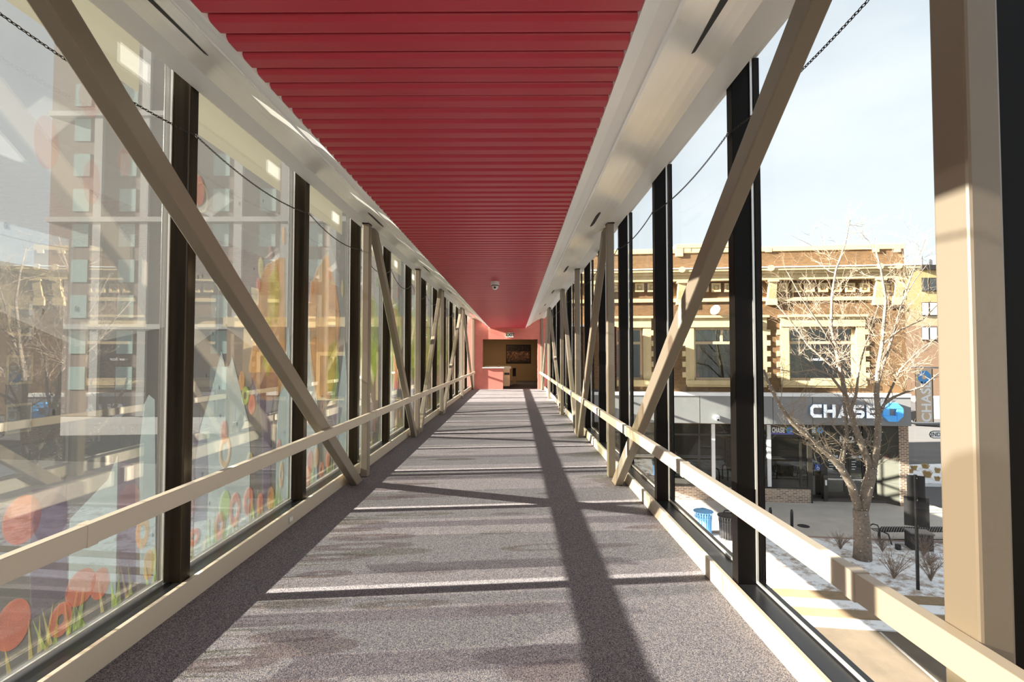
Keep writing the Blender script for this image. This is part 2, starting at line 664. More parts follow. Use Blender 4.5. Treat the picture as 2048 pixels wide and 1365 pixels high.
# window modules
MUL = [-11.56, -9.68, -7.8, -5.92, -4.04, -2.16, -.28, 1.6, 3.5, 5.45, 7.30, 9.10, 10.93, 12.75, 14.58, 16.42, 18.25, 20.08, 21.9, 23.7, 25.36]
SIDE = {-1: 'left', 1: 'right'}
ORD = ['first', 'second', 'third', 'fourth', 'fifth', 'sixth', 'seventh', 'eighth', 'ninth', 'tenth', 'eleventh', 'twelfth',
       'thirteenth', 'fourteenth', 'fifteenth', 'sixteenth', 'seventeenth', 'eighteenth', 'nineteenth', 'twentieth', 'twenty-first']
for s in (-1, 1):
    struct(MB().box(*sorted((X(s, H_BASE), X(s, H_BASE + .035))), Y0, Y1, 0, .15).build('baseboard_' + SIDE[s], 'base', bevel=.004))
    struct(MB().box(*sorted((X(s, H_BASE + .036), X(s, 2.10))), Y0, Y1, 0, Z_SILL - .01).build('trim_%d' % tn, 'sill', bevel=.004)); tn += 1
    for k, ym in enumerate(MUL[:-1]):
        mb = MB()
        mb.box(*sorted((X(s, 1.90), X(s, 2.03))), ym - .045, ym + .045, Z_SILL - .01, 3.80)
        mb.box(*sorted((X(s, 2.058), X(s, 2.10))), ym - .03, ym + .03, Z_SILL - .01, 3.80)
        struct(mb.build('trim_%d' % tn, 'bronze' if s > 0 else 'bronze_l', bevel=.003)); tn += 1

# the last left panes carry no film
NO_FILM_FROM = 18.0
wn_i = 1
film_panes = {}
for s in (-1, 1):
    for k in range(len(MUL) - 1):
        ya, yb = MUL[k] + .03, MUL[k + 1] - .03
        gx = sorted((X(s, 2.040), X(s, 2.050)))
        pane = MB().box(*gx, ya, yb, Z_SILL, 3.90).build('window_%d' % wn_i, 'glass_l' if s < 0 else 'glass_r')
        struct(pane)
        wn_i += 1
        bead = MB()
        bx = sorted((X(s, 2.022), X(s, 2.036)))
        bead.box(*bx, ya + .016, ya + .026, Z_SILL, 3.80)
        bead.box(*bx, yb - .026, yb - .016, Z_SILL, 3.80)
        bead.box(*bx, ya + .026, yb - .026, Z_SILL, Z_SILL + .014)
        bead.build('glazing_bead', 'gasket', pane)
        if s < 0 and -.5 < ya and yb < NO_FILM_FROM + .5:
            fy0, fy1 = ya + .088, yb - .004
            f = MB()
            f.face([(X(s, 2.052), fy0, Z_SILL + .01), (X(s, 2.052), fy1, Z_SILL + .01), (X(s, 2.052), fy1, 3.90), (X(s, 2.052), fy0, 3.90)])
            f = f.build('window_film', 'film', pane)
            film_panes[k] = (f, fy0, fy1)
        if s < 0:
            hb = MB()
            hb.face([(X(s, 2.0505), ya + .02, 3.40), (X(s, 2.0505), yb - .30, 3.40), (X(s, 2.0505), yb - .30, 3.88), (X(s, 2.0505), ya + .02, 3.88)])
            hb.build('head_band', 'f_cream', pane)

# ---- printed artwork on the film (plane of the left glass)
FX = X(-1, 2.0545)


class Art:
    """flat printed shapes lying on the film; each shape a hair further out than the one before"""
    def __init__(self):
        self.mb = {}
        self.n = 0

    def poly(self, key, mat, pts, fy0, fy1):
        pts = [(min(max(p, fy0 + .005), fy1 - .005), min(max(z, Z_SILL + .012), 3.88)) for p, z in pts]
        self.n += 1
        x = FX - .0004 * (self.n % 60)
        self.mb.setdefault((key, mat), MB()).face([(x, p, z) for p, z in pts])

    def ell(self, key, mat, c, ry, rz, fy0, fy1, n=18, inner=0.0, a0=0.0):
        self.n += 1
        x = FX - .0004 * (self.n % 60)
        m_ = self.mb.setdefault((key, mat), MB())
        cl = lambda p, z: (x, min(max(p, fy0 + .005), fy1 - .005), min(max(z, Z_SILL + .012), 3.88))
        if c[0] + ry < fy0 or c[0] - ry > fy1:
            return
        o = [cl(c[0] + ry * math.cos(2 * PI * i / n), c[1] + rz * math.sin(2 * PI * i / n)) for i in range(n)]
        if inner <= 0:
            m_.face(o)
        else:
            q = [cl(c[0] + inner * ry * math.cos(2 * PI * i / n), c[1] + inner * rz * math.sin(2 * PI * i / n)) for i in range(n)]
            for i in range(n):
                m_.face([o[i], o[(i + 1) % n], q[(i + 1) % n], q[i]])

    def stroke(self, key, mat, pts, w, fy0, fy1):
        for (p, q) in zip(pts, pts[1:]):
            d = Vector((q[0] - p[0], q[1] - p[1]))
            if d.length < 1e-6:
                continue
            nrm = Vector((-d.y, d.x)).normalized() * (w / 2)
            self.poly(key, mat, [(p[0] + nrm.x, p[1] + nrm.y), (q[0] + nrm.x, q[1] + nrm.y),
                                 (q[0] - nrm.x, q[1] - nrm.y), (p[0] - nrm.x, p[1] - nrm.y)], fy0, fy1)

    def build(self, parent):
        for (key, mat), mb in self.mb.items():
            if len(mb.bm.faces):
                mb.build(key, mat, parent)


rnd = random.Random(3)


def lp(px, py):
    v = on_x(px, py, X(-1, 2.05))
    return (v.y, v.z)


def blob(art, key, mat, c, ry, rz, fy0, fy1, r, n=26, wob=.12):
    pts = []
    for i in range(n):
        a = 2 * PI * i / n
        q = 1 + wob * math.sin(5 * a + r) + wob * .6 * math.sin(9 * a + 2 * r)
        pts.append((c[0] + ry * q * math.cos(a), c[1] + rz * q * math.sin(a)))
    art.poly(key, mat, pts, fy0, fy1)


def bottle(art, fy0, fy1, yc, w, z1, zneck):
    """pale blue rounded hill shape with an inked outline"""
    L_ = [(yc - w, Z_SILL + .02), (yc - w, zneck - .35), (yc - w * .86, zneck - .1), (yc - w * .55, zneck + .15), (yc - w * .2, zneck + .5), (yc - w * .06, z1)]
    R_ = [(yc + w * .06, z1), (yc + w * .2, zneck + .45), (yc + w * .6, zneck + .1), (yc + w * .9, zneck - .15), (yc + w, zneck - .45), (yc + w, Z_SILL + .02)]
    art.poly('hill_print', 'f_blue', L_ + R_, fy0, fy1)
    art.stroke('ink_outline', 'f_dark', L_, .009, fy0, fy1)
    art.stroke('ink_outline', 'f_dark', R_, .009, fy0, fy1)


def grass(art, fy0, fy1, n, hmax, r):
    for i in range(n):
        p = fy0 + (fy1 - fy0) * r.random()
        h = hmax * (.35 + .65 * r.random())
        t = p + r.uniform(-.07, .07)
        art.poly('grass_print', r.choice(['f_green', 'f_yellow', 'f_green']), [(p - .012, Z_SILL + .015), (p + .012, Z_SILL + .015), (t, Z_SILL + h)], fy0, fy1)


def specks(art, fy0, fy1, n, z0, z1, r):
    for i in range(n):
        art.ell('ink_speck', 'f_dark', (r.uniform(fy0, fy1), r.uniform(z0, z1)), .010, .018, fy0, fy1, 8)


for k, (f, a, b) in film_panes.items():
    art = Art()
    r = random.Random(40 + k)
    w_ = b - a
    near = MUL[k]
    art.poly('haze_sheet', 'f_haze', [(a, 3.88), (a, 1.7), (a + w_ * .3, 1.95), (a + w_ * .6, 1.75), (b, 1.9), (b, 3.88)], a, b)  # painted haze over the upper half of the pane
    if abs(near - 3.5) < .1:          # pane with the tall bottle-shaped hill
        bottle(art, a, b, a + .60, .40, lp(482, 733)[1], 1.25)
        bottle(art, a, b, b - .05, .24, 2.0, 1.3)
        tr = [lp(527, 1012), lp(527, 865), lp(521, 815), lp(505, 770), lp(500, 745), lp(560, 745), lp(556, 790), lp(545, 815), lp(543, 990)]
        art.poly('tree_trunk_print', 'f_purple', tr, a, b)
        art.poly('tree_trunk_print', 'f_purple', [lp(389, 1045), lp(391, 900), lp(386, 860), lp(415, 870), lp(418, 940), lp(416, 1040)], a, b)
        cr = [lp(522, 560), lp(535, 530), lp(560, 516), lp(572, 515), lp(573, 770), lp(560, 790), lp(545, 803), lp(528, 800), lp(512, 770), lp(500, 740), lp(508, 690), lp(514, 640)]
        art.poly('tree_crown_print', 'f_orange', cr, a, b)
        blob(art, 'leaf_print', 'f_green', lp(552, 590), .12, .28, a, b, 1.0)
        blob(art, 'leaf_print', 'f_green', lp(538, 690), .10, .30, a, b, 2.0)
        for px, py, rx, rz, m_, inn in ((451, 865, .055, .10, 'f_red', 0), (453, 904, .085, .135, 'f_orange', .62), (494, 792, .065, .085, 'f_green', .4),
                                        (507, 809, .06, .095, 'f_red', 0), (487, 762, .045, .09, 'f_orange', 0), (561, 890, .04, .06, 'f_red', 0),
                                        (503, 918, .05, .06, 'f_yellow', .3), (453, 1012, .08, .13, 'f_green', 0), (473, 1020, .09, .15, 'f_red', .45),
                                        (500, 1003, .09, .13, 'f_red', .25), (443, 1052, .075, .12, 'f_red', .3), (392, 1075, .07, .07, 'f_red', .3),
                                        (524, 1008, .06, .10, 'f_red', 0), (545, 998, .07, .12, 'f_orange', 0), (566, 950, .05, .14, 'f_orange', .3),
                                        (388, 1010, .06, .09, 'f_pink', 0),
                                        (402, 381, .075, .12, 'f_red', 0), (408, 395, .08, .12, 'f_yellow', .9), (571, 472, .035, .10, 'f_orange', 0),
                                        (526, 535, .05, .10, 'f_yellow', 0), (545, 507, .04, .08, 'f_pink', 0), (521, 570, .04, .07, 'f_red', 0)):
            art.ell('fruit_print', m_, lp(px, py), rx, rz, a, b, inner=inn)
        specks(art, a, b, 34, .3, 3.4, r)
        grass(art, a, b, 46, .34, r)
    elif abs(near - 1.6) < .1:        # nearest pane: faint fruit and columns
        for px, py, rx, rz in ((180, 200, .07, .10), (95, 285, .07, .14), (250, 325, .05, .09), (185, 365, .06, .13)):
            art.ell('fruit_print', 'f_pink', lp(px, py), rx, rz, a, b)
        art.poly('tree_trunk_print', 'f_purple', [lp(64, 1240), lp(62, 1140), lp(66, 980), lp(136, 970), lp(137, 1190)], a, b)
        art.poly('tree_trunk_print', 'f_purple', [lp(236, 1205), lp(236, 1020), lp(240, 920), lp(272, 930), lp(274, 1180)], a, b)
        art.poly('hill_print', 'f_blue', [lp(282, 1150), lp(281, 900), lp(290, 810), lp(300, 790), lp(312, 800), lp(314, 1150)], a, b)
        art.poly('hill_print', 'f_blue', [lp(140, 1180), lp(142, 1040), lp(180, 1000), lp(218, 960), lp(238, 910), lp(234, 1190)], a, b)
        for px, py, rx, rz, m_, inn in ((48, 1040, .10, .12, 'f_red', 0), (105, 1035, .10, .13, 'f_purple', 0), (165, 1175, .10, .10, 'f_red', 0),
                                        (203, 1168, .07, .09, 'f_red', 0), (30, 1250, .09, .12, 'f_red', 0), (125, 1240, .07, .09, 'f_red', .3),
                                        (288, 1065, .06, .11, 'f_orange', .4), (300, 1130, .05, .10, 'f_orange', 0), (262, 1000, .09, .10, 'f_pink', 0),
                                        (310, 1120, .03, .09, 'f_yellow', 0)):
            art.ell('fruit_print', m_, lp(px, py), rx, rz, a, b, inner=inn)
        specks(art, a, b, 14, .4, 3.2, r)
        grass(art, a, b, 40, .28, r)
    elif abs(near - 5.45) < .1:
        bottle(art, a, b, a + .32, .30, 2.1, 1.35)
        bottle(art, a, b, b - .12, .30, 1.9, 1.2)
        blob(art, 'tree_crown_print', 'f_orange', lp(652, 660), .52, .92, a, b, .4, wob=.05)
        blob(art, 'leaf_print', 'f_green', lp(668, 740), .22, .40, a, b, 2.2)
        art.poly('tree_trunk_print', 'f_purple', [lp(669, 945), lp(670, 850), lp(660, 815), lp(686, 815), lp(680, 850), lp(678, 930)], a, b)
        for px, py, rx, rz, m_, inn in ((661, 548, .05, .10, 'f_red', 0), (626, 576, .05, .10, 'f_orange', 0), (687, 578, .05, .12, 'f_yellow', 0),
                                        (622, 925, .09, .14, 'f_red', 0), (635, 915, .08, .13, 'f_orange', 0), (645, 940, .07, .10, 'f_red', .3),
                                        (658, 920, .07, .12, 'f_red', 0), (618, 955, .08, .14, 'f_red', 0), (678, 905, .06, .14, 'f_orange', 0),
                                        (620, 835, .06, .09, 'f_red', 0), (648, 812, .06, .08, 'f_pink', .4), (679, 848, .04, .08, 'f_green', 0)):
            art.ell('fruit_print', m_, lp(px, py), rx, rz, a, b, inner=inn)
        specks(art, a, b, 26, .3, 3.3, r)
        grass(art, a, b, 46, .42, r)
    else:
        c = 'f_green' if near > 6 else 'f_orange'
        bottle(art, a, b, a + .35 * w_, .3, 2.0, 1.25)
        blob(art, 'tree_crown_print', c, (a + w_ * .55, 1.95), w_ * .36, .85, a, b, k, wob=.08)
        blob(art, 'leaf_print', 'f_yellow' if k % 2 else 'f_green', (a + w_ * .62, 1.6), w_ * .2, .45, a, b, 1.7 * k)
        art.poly('tree_trunk_print', 'f_purple', [(a + w_ * .5, .2), (a + w_ * .5, 1.1), (a + w_ * .42, 1.4), (a + w_ * .72, 1.4), (a + w_ * .62, 1.1), (a + w_ * .62, .2)], a, b)
        for i in range(7):
            art.ell('fruit_print', r.choice(['f_red', 'f_orange', 'f_pink', 'f_green']), (r.uniform(a, b), r.choice([r.uniform(.3, .6), r.uniform(2.2, 3.1)])),
                    r.uniform(.05, .09), r.uniform(.08, .13), a, b, inner=r.choice([0, 0, .4]))
        specks(art, a, b, 20, .3, 3.3, r)
        grass(art, a, b, 40, .4, r)
    art.build(f)

# posts, diagonals
POSTS = [1.49, 7.10, 10.85, 14.45, 19.98, 25.362]
for s in (-1, 1):
    for i, yp in enumerate(POSTS):
        nm = 'the camera' if i == 0 else None
        lab = {0: 'taupe steel post by the %s windows, closest to the camera', 5: 'taupe steel post in the %s corner against the coral end wall'}.get(
            i, ORD[i] + ' taupe steel post along the %s windows, counted from the camera') % SIDE[s]
        t = thing('steel_post', lab, 'post', (X(s, H_POST + .05), yp, 0), 'steel posts along the walkway')
        x0, x1 = sorted((X(s, H_POST), X(s, H_POST + .10)))
        MB().box(x0, x1, yp - (.062 if i < 5 else .033), yp + (.062 if i < 5 else .033), 0.002, 3.578).build('shaft', 'beige', t, bevel=.010)
        MB().box(x0 - .006, x1 + .006, yp - (.07 if i < 5 else .032), yp + (.07 if i < 5 else .032), 3.578, 3.60).build('cap_plate', 'black', t)
DIAG = [(6.72, 1.87), (10.55, 7.42), (11.15, 14.15), (14.75, 19.62), (24.98, 20.3)]
dl = ['long taupe diagonal brace crossing the first two %s windows', 'taupe diagonal brace leaning down from the second %s post to the third',
      'taupe diagonal brace rising from the foot of the third %s post', 'taupe diagonal brace rising from the foot of the fourth %s post',
      'taupe diagonal brace of the %s side closest to the coral end wall']
for s in (-1, 1):
    for i, (yb, yt) in enumerate(DIAG):
        x0 = X(s, H_POST + .002)
        ang = math.atan2(3.6, abs(yt - yb))
        hwid = .15 / math.sin(ang) / 2
        t = thing('diagonal_brace', dl[i] % SIDE[s], 'brace', (X(s, H_POST + .05), yb, 0), 'diagonal braces along the walkway')
        MB().prism([(x0, yb - hwid, .002), (x0, yb + hwid, .002), (x0, yt + hwid, 3.575), (x0, yt - hwid, 3.575)], (s * .098, 0, 0)).build('tube', 'beige', t, bevel=.010)

# handrails
for s in (-1, 1):
    t = thing('handrail', 'long rectangular handrail in front of the %s posts and braces' % SIDE[s], 'handrail', (X(s, 1.655), 10.0, 0.8))
    x0, x1 = sorted((X(s, 1.632), X(s, 1.683)))
    MB().box(x0, x1, Y0 + .02, 25.36, .797, .9).build('rail', 'base', t, bevel=.004)
    j = [1.9, 3.78, 5.66, 7.45, 9.2, 11.0, 14.8, 20.2] if s > 0 else [2.4, 7.3, 11.0, 14.8, 20.2]
    for yy in j:
        MB().box(x0 - .003, x1 + .003, yy - .03, yy + .03, .794, .903).build('joint_sleeve', 'base', t)
# baseboard joint covers (right)
for yy in (3.62, 5.5, 7.6, 9.3):
    o = MB().box(X(1, H_BASE - .006), X(1, H_BASE), yy - .022, yy + .022, .01, .148).build('joint_cover', 'base', None, origin=(X(1, H_BASE), yy, 0))
    tag(o, 'small cover strip over a joint of the right baseboard, %s from the camera' % ORD[[3.62, 5.5, 7.6, 9.3].index(yy)], 'cover strip', 'cover strips on the right baseboard')

# air slots in the coves
for s in (-1, 1):
    for i, (ya, yb) in enumerate(((-1.0, 2.86), (6.1, 6.75), (9.8, 10.45), (13.4, 14.1), (17.0, 17.6), (20.6, 21.2))):
        h0, h1, z0, z1 = 1.415, 1.455, None, None
        f = lambda h: PR[2][1] + (h - PR[2][0]) / (PR[3][0] - PR[2][0]) * (PR[3][1] - PR[2][1]) + .035 * math.sin(PI * (h - PR[2][0]) / (PR[3][0] - PR[2][0])) - .004
        mb = MB()
        n = 8
        pts = []
        for q in range(n + 1):
            tt = q / n
            wd = 1.0 if .06 < tt < .94 else .35
            pts.append((ya + (yb - ya) * tt, wd))
        lo = [(X(s, 1.42 - .030 * w), yy, f(1.42 - .030 * w)) for yy, w in pts]
        hi = [(X(s, 1.42 + .030 * w), yy, f(1.42 + .030 * w)) for yy, w in reversed(pts)]
        mb.prism(lo + hi, (0, 0, .012))
        o = mb.build('air_slot', 'black', None, origin=(X(s, 1.42), (ya + yb) / 2, 3.44))
        tag(o, ('long black air slot overhead in the %s cove, closest to the camera' if i == 0 else 'short black air slot in the %s cove, ' + ORD[i] + ' from the camera') % SIDE[s],
            'air slot', 'air slots in the coves')

# hanging chains, hook to hook
for s in (-1, 1):
    t = thing('hanging_chain', 'thin dark chain swagged from mullion to mullion across the %s windows' % SIDE[s], 'chain', (X(s, 1.89), 10, 3.2))
    xx = X(s, 1.885)
    mb = MB()
    for k in range(6, len(MUL) - 1):
        a, b = MUL[k], MUL[k + 1]
        far = a > 10.5
        step = .022 if not far else .09
        n = int((b - a) / step)
        sag = [.06, .06, .06, .07, .08, .09, .18, .2, .2, .16, .2, .2, .2, .2, .2, .2][k - 4] if s < 0 else .07
        z_h = 3.265
        pts = [(a + (b - a) * i / n, z_h - sag * (1 - (2 * i / n - 1) ** 2)) for i in range(n + 1)]
        for yy in (a,):
            MB().torus((xx, yy, z_h), (0, 1, 0), (0, 0, 1), .012, .012, .003, 8, 4).build('hook', 'chrome', t)
        if far:
            mb.tube([(xx, p, z) for p, z in pts], .0045, 4)
            continue
        for i in range(n):
            p, q = Vector((xx, *pts[i])), Vector((xx, *pts[i + 1]))
            d = (q - p).normalized()
            v = Vector((1, 0, 0)) if i % 2 else d.cross(Vector((1, 0, 0)))
            mb.torus((p + q) / 2, d, v, .0145, .0065, .0026, 8, 4)
    mb.build('links', 'chain', t)

# outlet on left baseboard
oc = on_x(581, 1039, X(-1, H_BASE))
t = thing('power_outlet', 'small double power outlet set in the left baseboard', 'outlet', (X(-1, H_BASE), oc.y, oc.z))
xo = X(-1, H_BASE)
MB().box(xo, xo + .006, oc.y - .04, oc.y + .04, oc.z - .036, oc.z + .036).build('cover_plate', 'grey_plate', t, bevel=.002)
for dy in (-.017, .017):
    MB().prism([(xo + .006, oc.y + dy + .013 * math.cos(a * PI / 6), oc.z + .024 * math.sin(a * PI / 6)) for a in range(12)], (.004, 0, 0)).build('socket', 'outlet', t)

# security dome camera on ceiling
dc = on_y(990, 566, 1.4 / ((712 - 563) / 1000))
t = thing('security_camera', 'white dome security camera on the red slatted ceiling', 'camera', (dc.x, dc.y, 3.10))
MB().lathe((dc.x, dc.y, 3.03), [(.075, 0), (.08, .01), (.08, .07)], 24).build('housing', 'white', t, smooth=False)
MB().lathe((dc.x, dc.y, 3.018), [(.07, 0), (.07, .012)], 24).build('seam_ring', 'black', t)
MB().lathe((dc.x, dc.y, 2.945), [(.012, 0), (.035, .008), (.053, .03), (.062, .06), (.064, .073)], 24).build('dome', 'white', t, smooth=True)
MB().lathe((dc.x, dc.y - .040, 2.985), [(.022, -.012), (.022, .012), (.012, .02)], 14, axis=Vector((0, -1, -.6))).build('lens', 'black', t)

# ------------------------------------------------------------------ end wall and room beyond
YE = 25.4
TH = .32
op_l, op_r = on_y(965.2, 700, YE).x, on_y(1075.5, 700, YE).x
op_top = on_y(1020, 679, YE).z
hw_r = on_y(1006, 760, YE).x
hw_z = on_y(990, 737, YE).z
mb = MB()
mb.box(X(-1, 2.06), op_l, YE, YE + TH, -.1, 3.95)
mb.box(op_r, X(1, 2.06), YE, YE + TH, -.1, 3.95)
mb.box(op_l, op_r, YE, YE + TH, op_top, 3.95)
struct(mb.build('wall_end', 'pink'))
struct(MB().box(X(-1, 2.2), X(1, 2.2), Y0 - .2, Y0, -.1, 4.0).build('wall_back', 'white'))
MB_half = MB().box(op_l, hw_r, YE, YE + TH, 0.0, hw_z)
t = thing('reception_half_wall', 'coral half wall with white counter top in the end opening', 'counter', (op_l, YE, 0))
MB_half.build('half_wall', 'pink', t)
MB().box(op_l, hw_r + .06, YE - .06, YE + TH + .1, hw_z, hw_z + .045).build('counter_top', 'counter', t, bevel=.006)
# room beyond
YB = 34.0
struct(MB().box(-6, 5, YE + TH, YB, -.1, 0.0).build('floor_lobby', 'dark_carpet'))
struct(MB().box(-6.2, X(-1, 2.07), YE + TH, YE + TH + .2, 0, 3.2).build('wall_lobby_front', 'tan_wall'))
struct(MB().box(X(1, 2.07), 5.2, YE + TH, YE + TH + .2, 0, 3.2).build('wall_lobby_front_right', 'brick'))
struct(MB().box(op_l, op_r, YE, YE + TH, -.1, 0.0).build('floor_threshold', 'dark_carpet'))
struct(MB().box(-6, 5, YB, YB + .2, 0, 3.2).build('wall_lobby_back', 'tan_wall'))
struct(MB().box(-6.2, -6, YE + TH, YB, 0, 3.2).build('wall_lobby_left', 'tan_wall'))
struct(MB().box(5, 5.2, YE + TH, YB, 0, 3.2).build('wall_lobby_right', 'tan_wall'))
struct(MB().box(-6, 5, YE + TH, YB, 3.2, 3.3).build('ceiling_lobby', 'white'))
lamp_d = bpy.data.lights.new('lobby_fill', 'AREA')  # added fill that brightens the lobby beyond the opening
lamp_d.shape = 'RECTANGLE'
lamp_d.size, lamp_d.size_y = 1.2, .6
lamp_d.energy = 45
lamp_d.color = (1, .78, .5)
lamp = bpy.data.objects.new('lobby_fill', lamp_d)
COL.objects.link(lamp)
lamp.location = (-1.0, 31.0, 3.15)
t = thing('fill_panel', 'added fill light panel on the lobby ceiling', 'light', (-1.0, 31.0, 3.17))  # stand-in fixture for the added lobby fill
MB().box(-1.65, -.35, 30.65, 31.35, 3.17, 3.2).build('diffuser', 'white', t)

# framed picture
p0, p1 = on_y(1012, 690, YB), on_y(1061, 727, YB)
m_, nt, out = new_mat('crowd photograph')
b_ = nt.nodes.new('ShaderNodeBsdfPrincipled')
b_.inputs['Roughness'].default_value = .3
tc = nt.nodes.new('ShaderNodeTexCoord')
sp_ = nt.nodes.new('ShaderNodeSeparateXYZ')
no = nt.nodes.new('ShaderNodeTexNoise')
no.inputs['Scale'].default_value = 9
no.inputs['Detail'].default_value = 8
no.inputs['Roughness'].default_value = .8
rp = nt.nodes.new('ShaderNodeValToRGB')
e = rp.color_ramp.elements
e[0].position, e[0].color = .42, (.010, .012, .015, 1)
e[1].position, e[1].color = .70, (.75, .38, .20, 1)
q = e.new(.54); q.color = (.16, .07, .035, 1)
rz = nt.nodes.new('ShaderNodeValToRGB')
ez = rz.color_ramp.elements
ez[0].position, ez[0].color = .0, (.05, .05, .05, 1)
ez[1].position, ez[1].color = 1.0, (.25, .28, .32, 1)
for pos, v in ((.2, 1.2), (.45, 2.4), (.62, 2.2), (.68, .25), (.9, .35)):
    q = ez.new(pos); q.color = (v, v, v, 1)
mm = nt.nodes.new('ShaderNodeMix'); mm.data_type = 'RGBA'; mm.blend_type = 'MULTIPLY'; mm.inputs['Factor'].default_value = 1
L = nt.links.new
L(tc.outputs['Generated'], sp_.inputs[0]); L(tc.outputs['Object'], no.inputs['Vector']); L(no.outputs['Fac'], rp.inputs['Fac'])
L(sp_.outputs['Z'], rz.inputs['Fac']); L(rp.outputs['Color'], mm.inputs['A']); L(rz.outputs['Color'], mm.inputs['B'])
L(mm.outputs['Result'], b_.inputs['Base Color']); L(b_.outputs[0], out.inputs[0])
t = thing('framed_picture', 'large dark framed photograph of a lit crowd on the tan lobby wall', 'picture', ((p0.x + p1.x) / 2, YB, p1.z))
mb = MB()
for (x0, x1, z0, z1) in ((p0.x, p1.x, p0.z - .05, p0.z), (p0.x, p1.x, p1.z, p1.z + .05), (p0.x, p0.x + .05, p1.z + .05, p0.z - .05), (p1.x - .05, p1.x, p1.z + .05, p0.z - .05)):
    mb.box(x0, x1, YB - .05, YB - .001, z0, z1)
mb.build('frame', 'black', t)
MB().box(p0.x + .05, p1.x - .05, YB - .03, YB - .002, p1.z + .05, p0.z - .05).build('print', m_, t)

# reception desk
d0 = on_y(971, 733, 28.0)
d1, d2 = on_y(1011, 770, 27.0), on_y(1020, 770, 27.0)
t = thing('reception_desk', 'cream reception desk behind the coral half wall', 'desk', (d1.x, 27.5, 0))
MB().box(-1.65, d2.x, 26.6, 29.2, .08, 1.02).build('body', 'cream_desk', t, bevel=.01)
MB().box(-1.75, d2.x + .05, 26.55, 29.25, 1.02, 1.10).build('desk_top', 'counter', t, bevel=.008)
MB().box(d2.x - .30, d2.x - .02, 26.585, 26.605, .68, .80).build('drawer_recess', 'frame_dark', t)
MB().box(-1.6, d2.x - .04, 26.65, 29.1, 0, .08).build('plinth', 'frame_dark', t)
pb = on_y(998, 731, 27.3)
t = thing('hand_bell', 'small round service bell on the reception desk', 'bell', (pb.x, 27.3, 1.10))
MB().lathe((pb.x, 27.3, 1.10), [(.07, 0), (.07, .015), (.06, .03), (.04, .06), (.012, .075), (.012, .09)], 16).build('bell_cup', 'outlet', t, smooth=True)
pb = on_y(1028.5, 743, 29.6)
t = thing('printer', 'dark boxy machine standing beyond the reception desk', 'machine', (pb.x, 29.6, 0))
MB().box(pb.x - .10, pb.x + .10, 29.45, 29.75, .50, .98).build('body', 'dark_box', t, bevel=.01)
MB().box(pb.x - .12, pb.x + .12, 29.40, 29.80, .02, .50).build('stand', 'cream_desk', t)

# EXIT sign on end wall
ex = on_y(1020, 670.5, YE)
t = thing('exit_sign', 'small EXIT sign on the coral wall above the opening', 'sign', (ex.x, YE, ex.z - .12))
MB().box(ex.x - .18, ex.x + .18, YE - .07, YE, ex.z - .12, ex.z + .12).build('housing', 'exit_white', t, bevel=.008)
lettering('lettering', 'EXIT', .21, frame_mtx((ex.x, YE - .072, ex.z), (1, 0, 0), (0, 0, 1)), 'exit_green', t, extrude=.002, bold=.010)

# ================================================================== THE STREET
G = -5.65
SK = -.12


def band(name, y0, y1, mat, z0, z1, x0=-70, x1=70, kind=True):
    """strip of ground running across the street, y given at x = 9.3"""
    f = lambda x, y: y + SK * (x - 9.3)
    mb = MB()
    mb.prism([(x0, f(x0, y0), z0), (x1, f(x1, y0), z0), (x1, f(x1, y1), z0), (x0, f(x0, y1), z0)], (0, 0, z1 - z0))
    o = mb.build(name, mat)
    return struct(o)


struct(MB().box(-140, 160, -90, 140, G - .4, G - .10).build('ground', 'asphalt_grey'))
band('road', -30, 13.85, 'asphalt', G - .11, G - .08)
band('trim_gutter_snow', 13.85, 14.35, 'snow_clean', G - .11, G - .04, -60, 17)
band('trim_outer_kerb', 14.35, 14.80, 'kerb', G - .11, G - .0, -60, 17)
band('trim_kerb_snow', 14.80, 15.32, 'snow_clean', G - .11, G + .03, -60, 17)
band('trim_inner_kerb', 15.32, 15.80, 'kerb', G - .11, G + .07, -60, 17)
band('planting_bed', 15.80, 20.75, 'snow', G - .11, G + .02, -60, 19)
band('sidewalk', 20.75, 30.0, 'walk', G - .11, G, -60, 20.5)
band('trim_pavers', 20.55, 21.0, 'pavers', G - .1, G + .006, 2, 20)
# snowy verge on the far side of the crossing
mb = MB()
mb.prism([(21.5, 29.0, G - .1), (40, 27.5, G - .1), (46, 36.0, G - .1), (24.5, 33.5, G - .1)], (0, 0, .2))
struct(mb.build('verge', 'snow_clean'))

# road joint and pale tracks
o = MB()
j0, j1 = on_z(1760, 1265, G - .08), on_z(1850, 1365, G - .08)
o.prism([(j0.x - .03, j0.y, G - .081), (j0.x + .03, j0.y, G - .081), (j1.x + .04, j1.y - 3, G - .081), (j1.x - .04, j1.y - 3, G - .081)], (0, 0, .006))
struct(o.build('trim_road_joint', 'walk'))

# ------------------------------------------------------------------ bank building
FK = .0995
FA = -math.atan2(.0995, .995)
P0 = Vector((19.26, 24.77, G))
bank = thing('bank_building', 'two storey brown brick bank with cream stone trim across the street', 'building', P0, rotz=FA)
BI = Matrix.Rotation(-FA, 3, 'Z')
U = Vector((math.cos(FA), math.sin(FA), 0))
N = Vector((-math.sin(FA), math.cos(FA), 0))     # into the building


def fp(px, py, off=0.0):
    """pixel -> (local x, local z) on the facade plane pushed 'off' towards the street"""
    d = ray(px, py)
    o = P0 - N * off
    t_ = (o - EYE).dot(N) / d.dot(N)
    v = BI @ (EYE + d * t_ - P0)
    return v.x, v.z


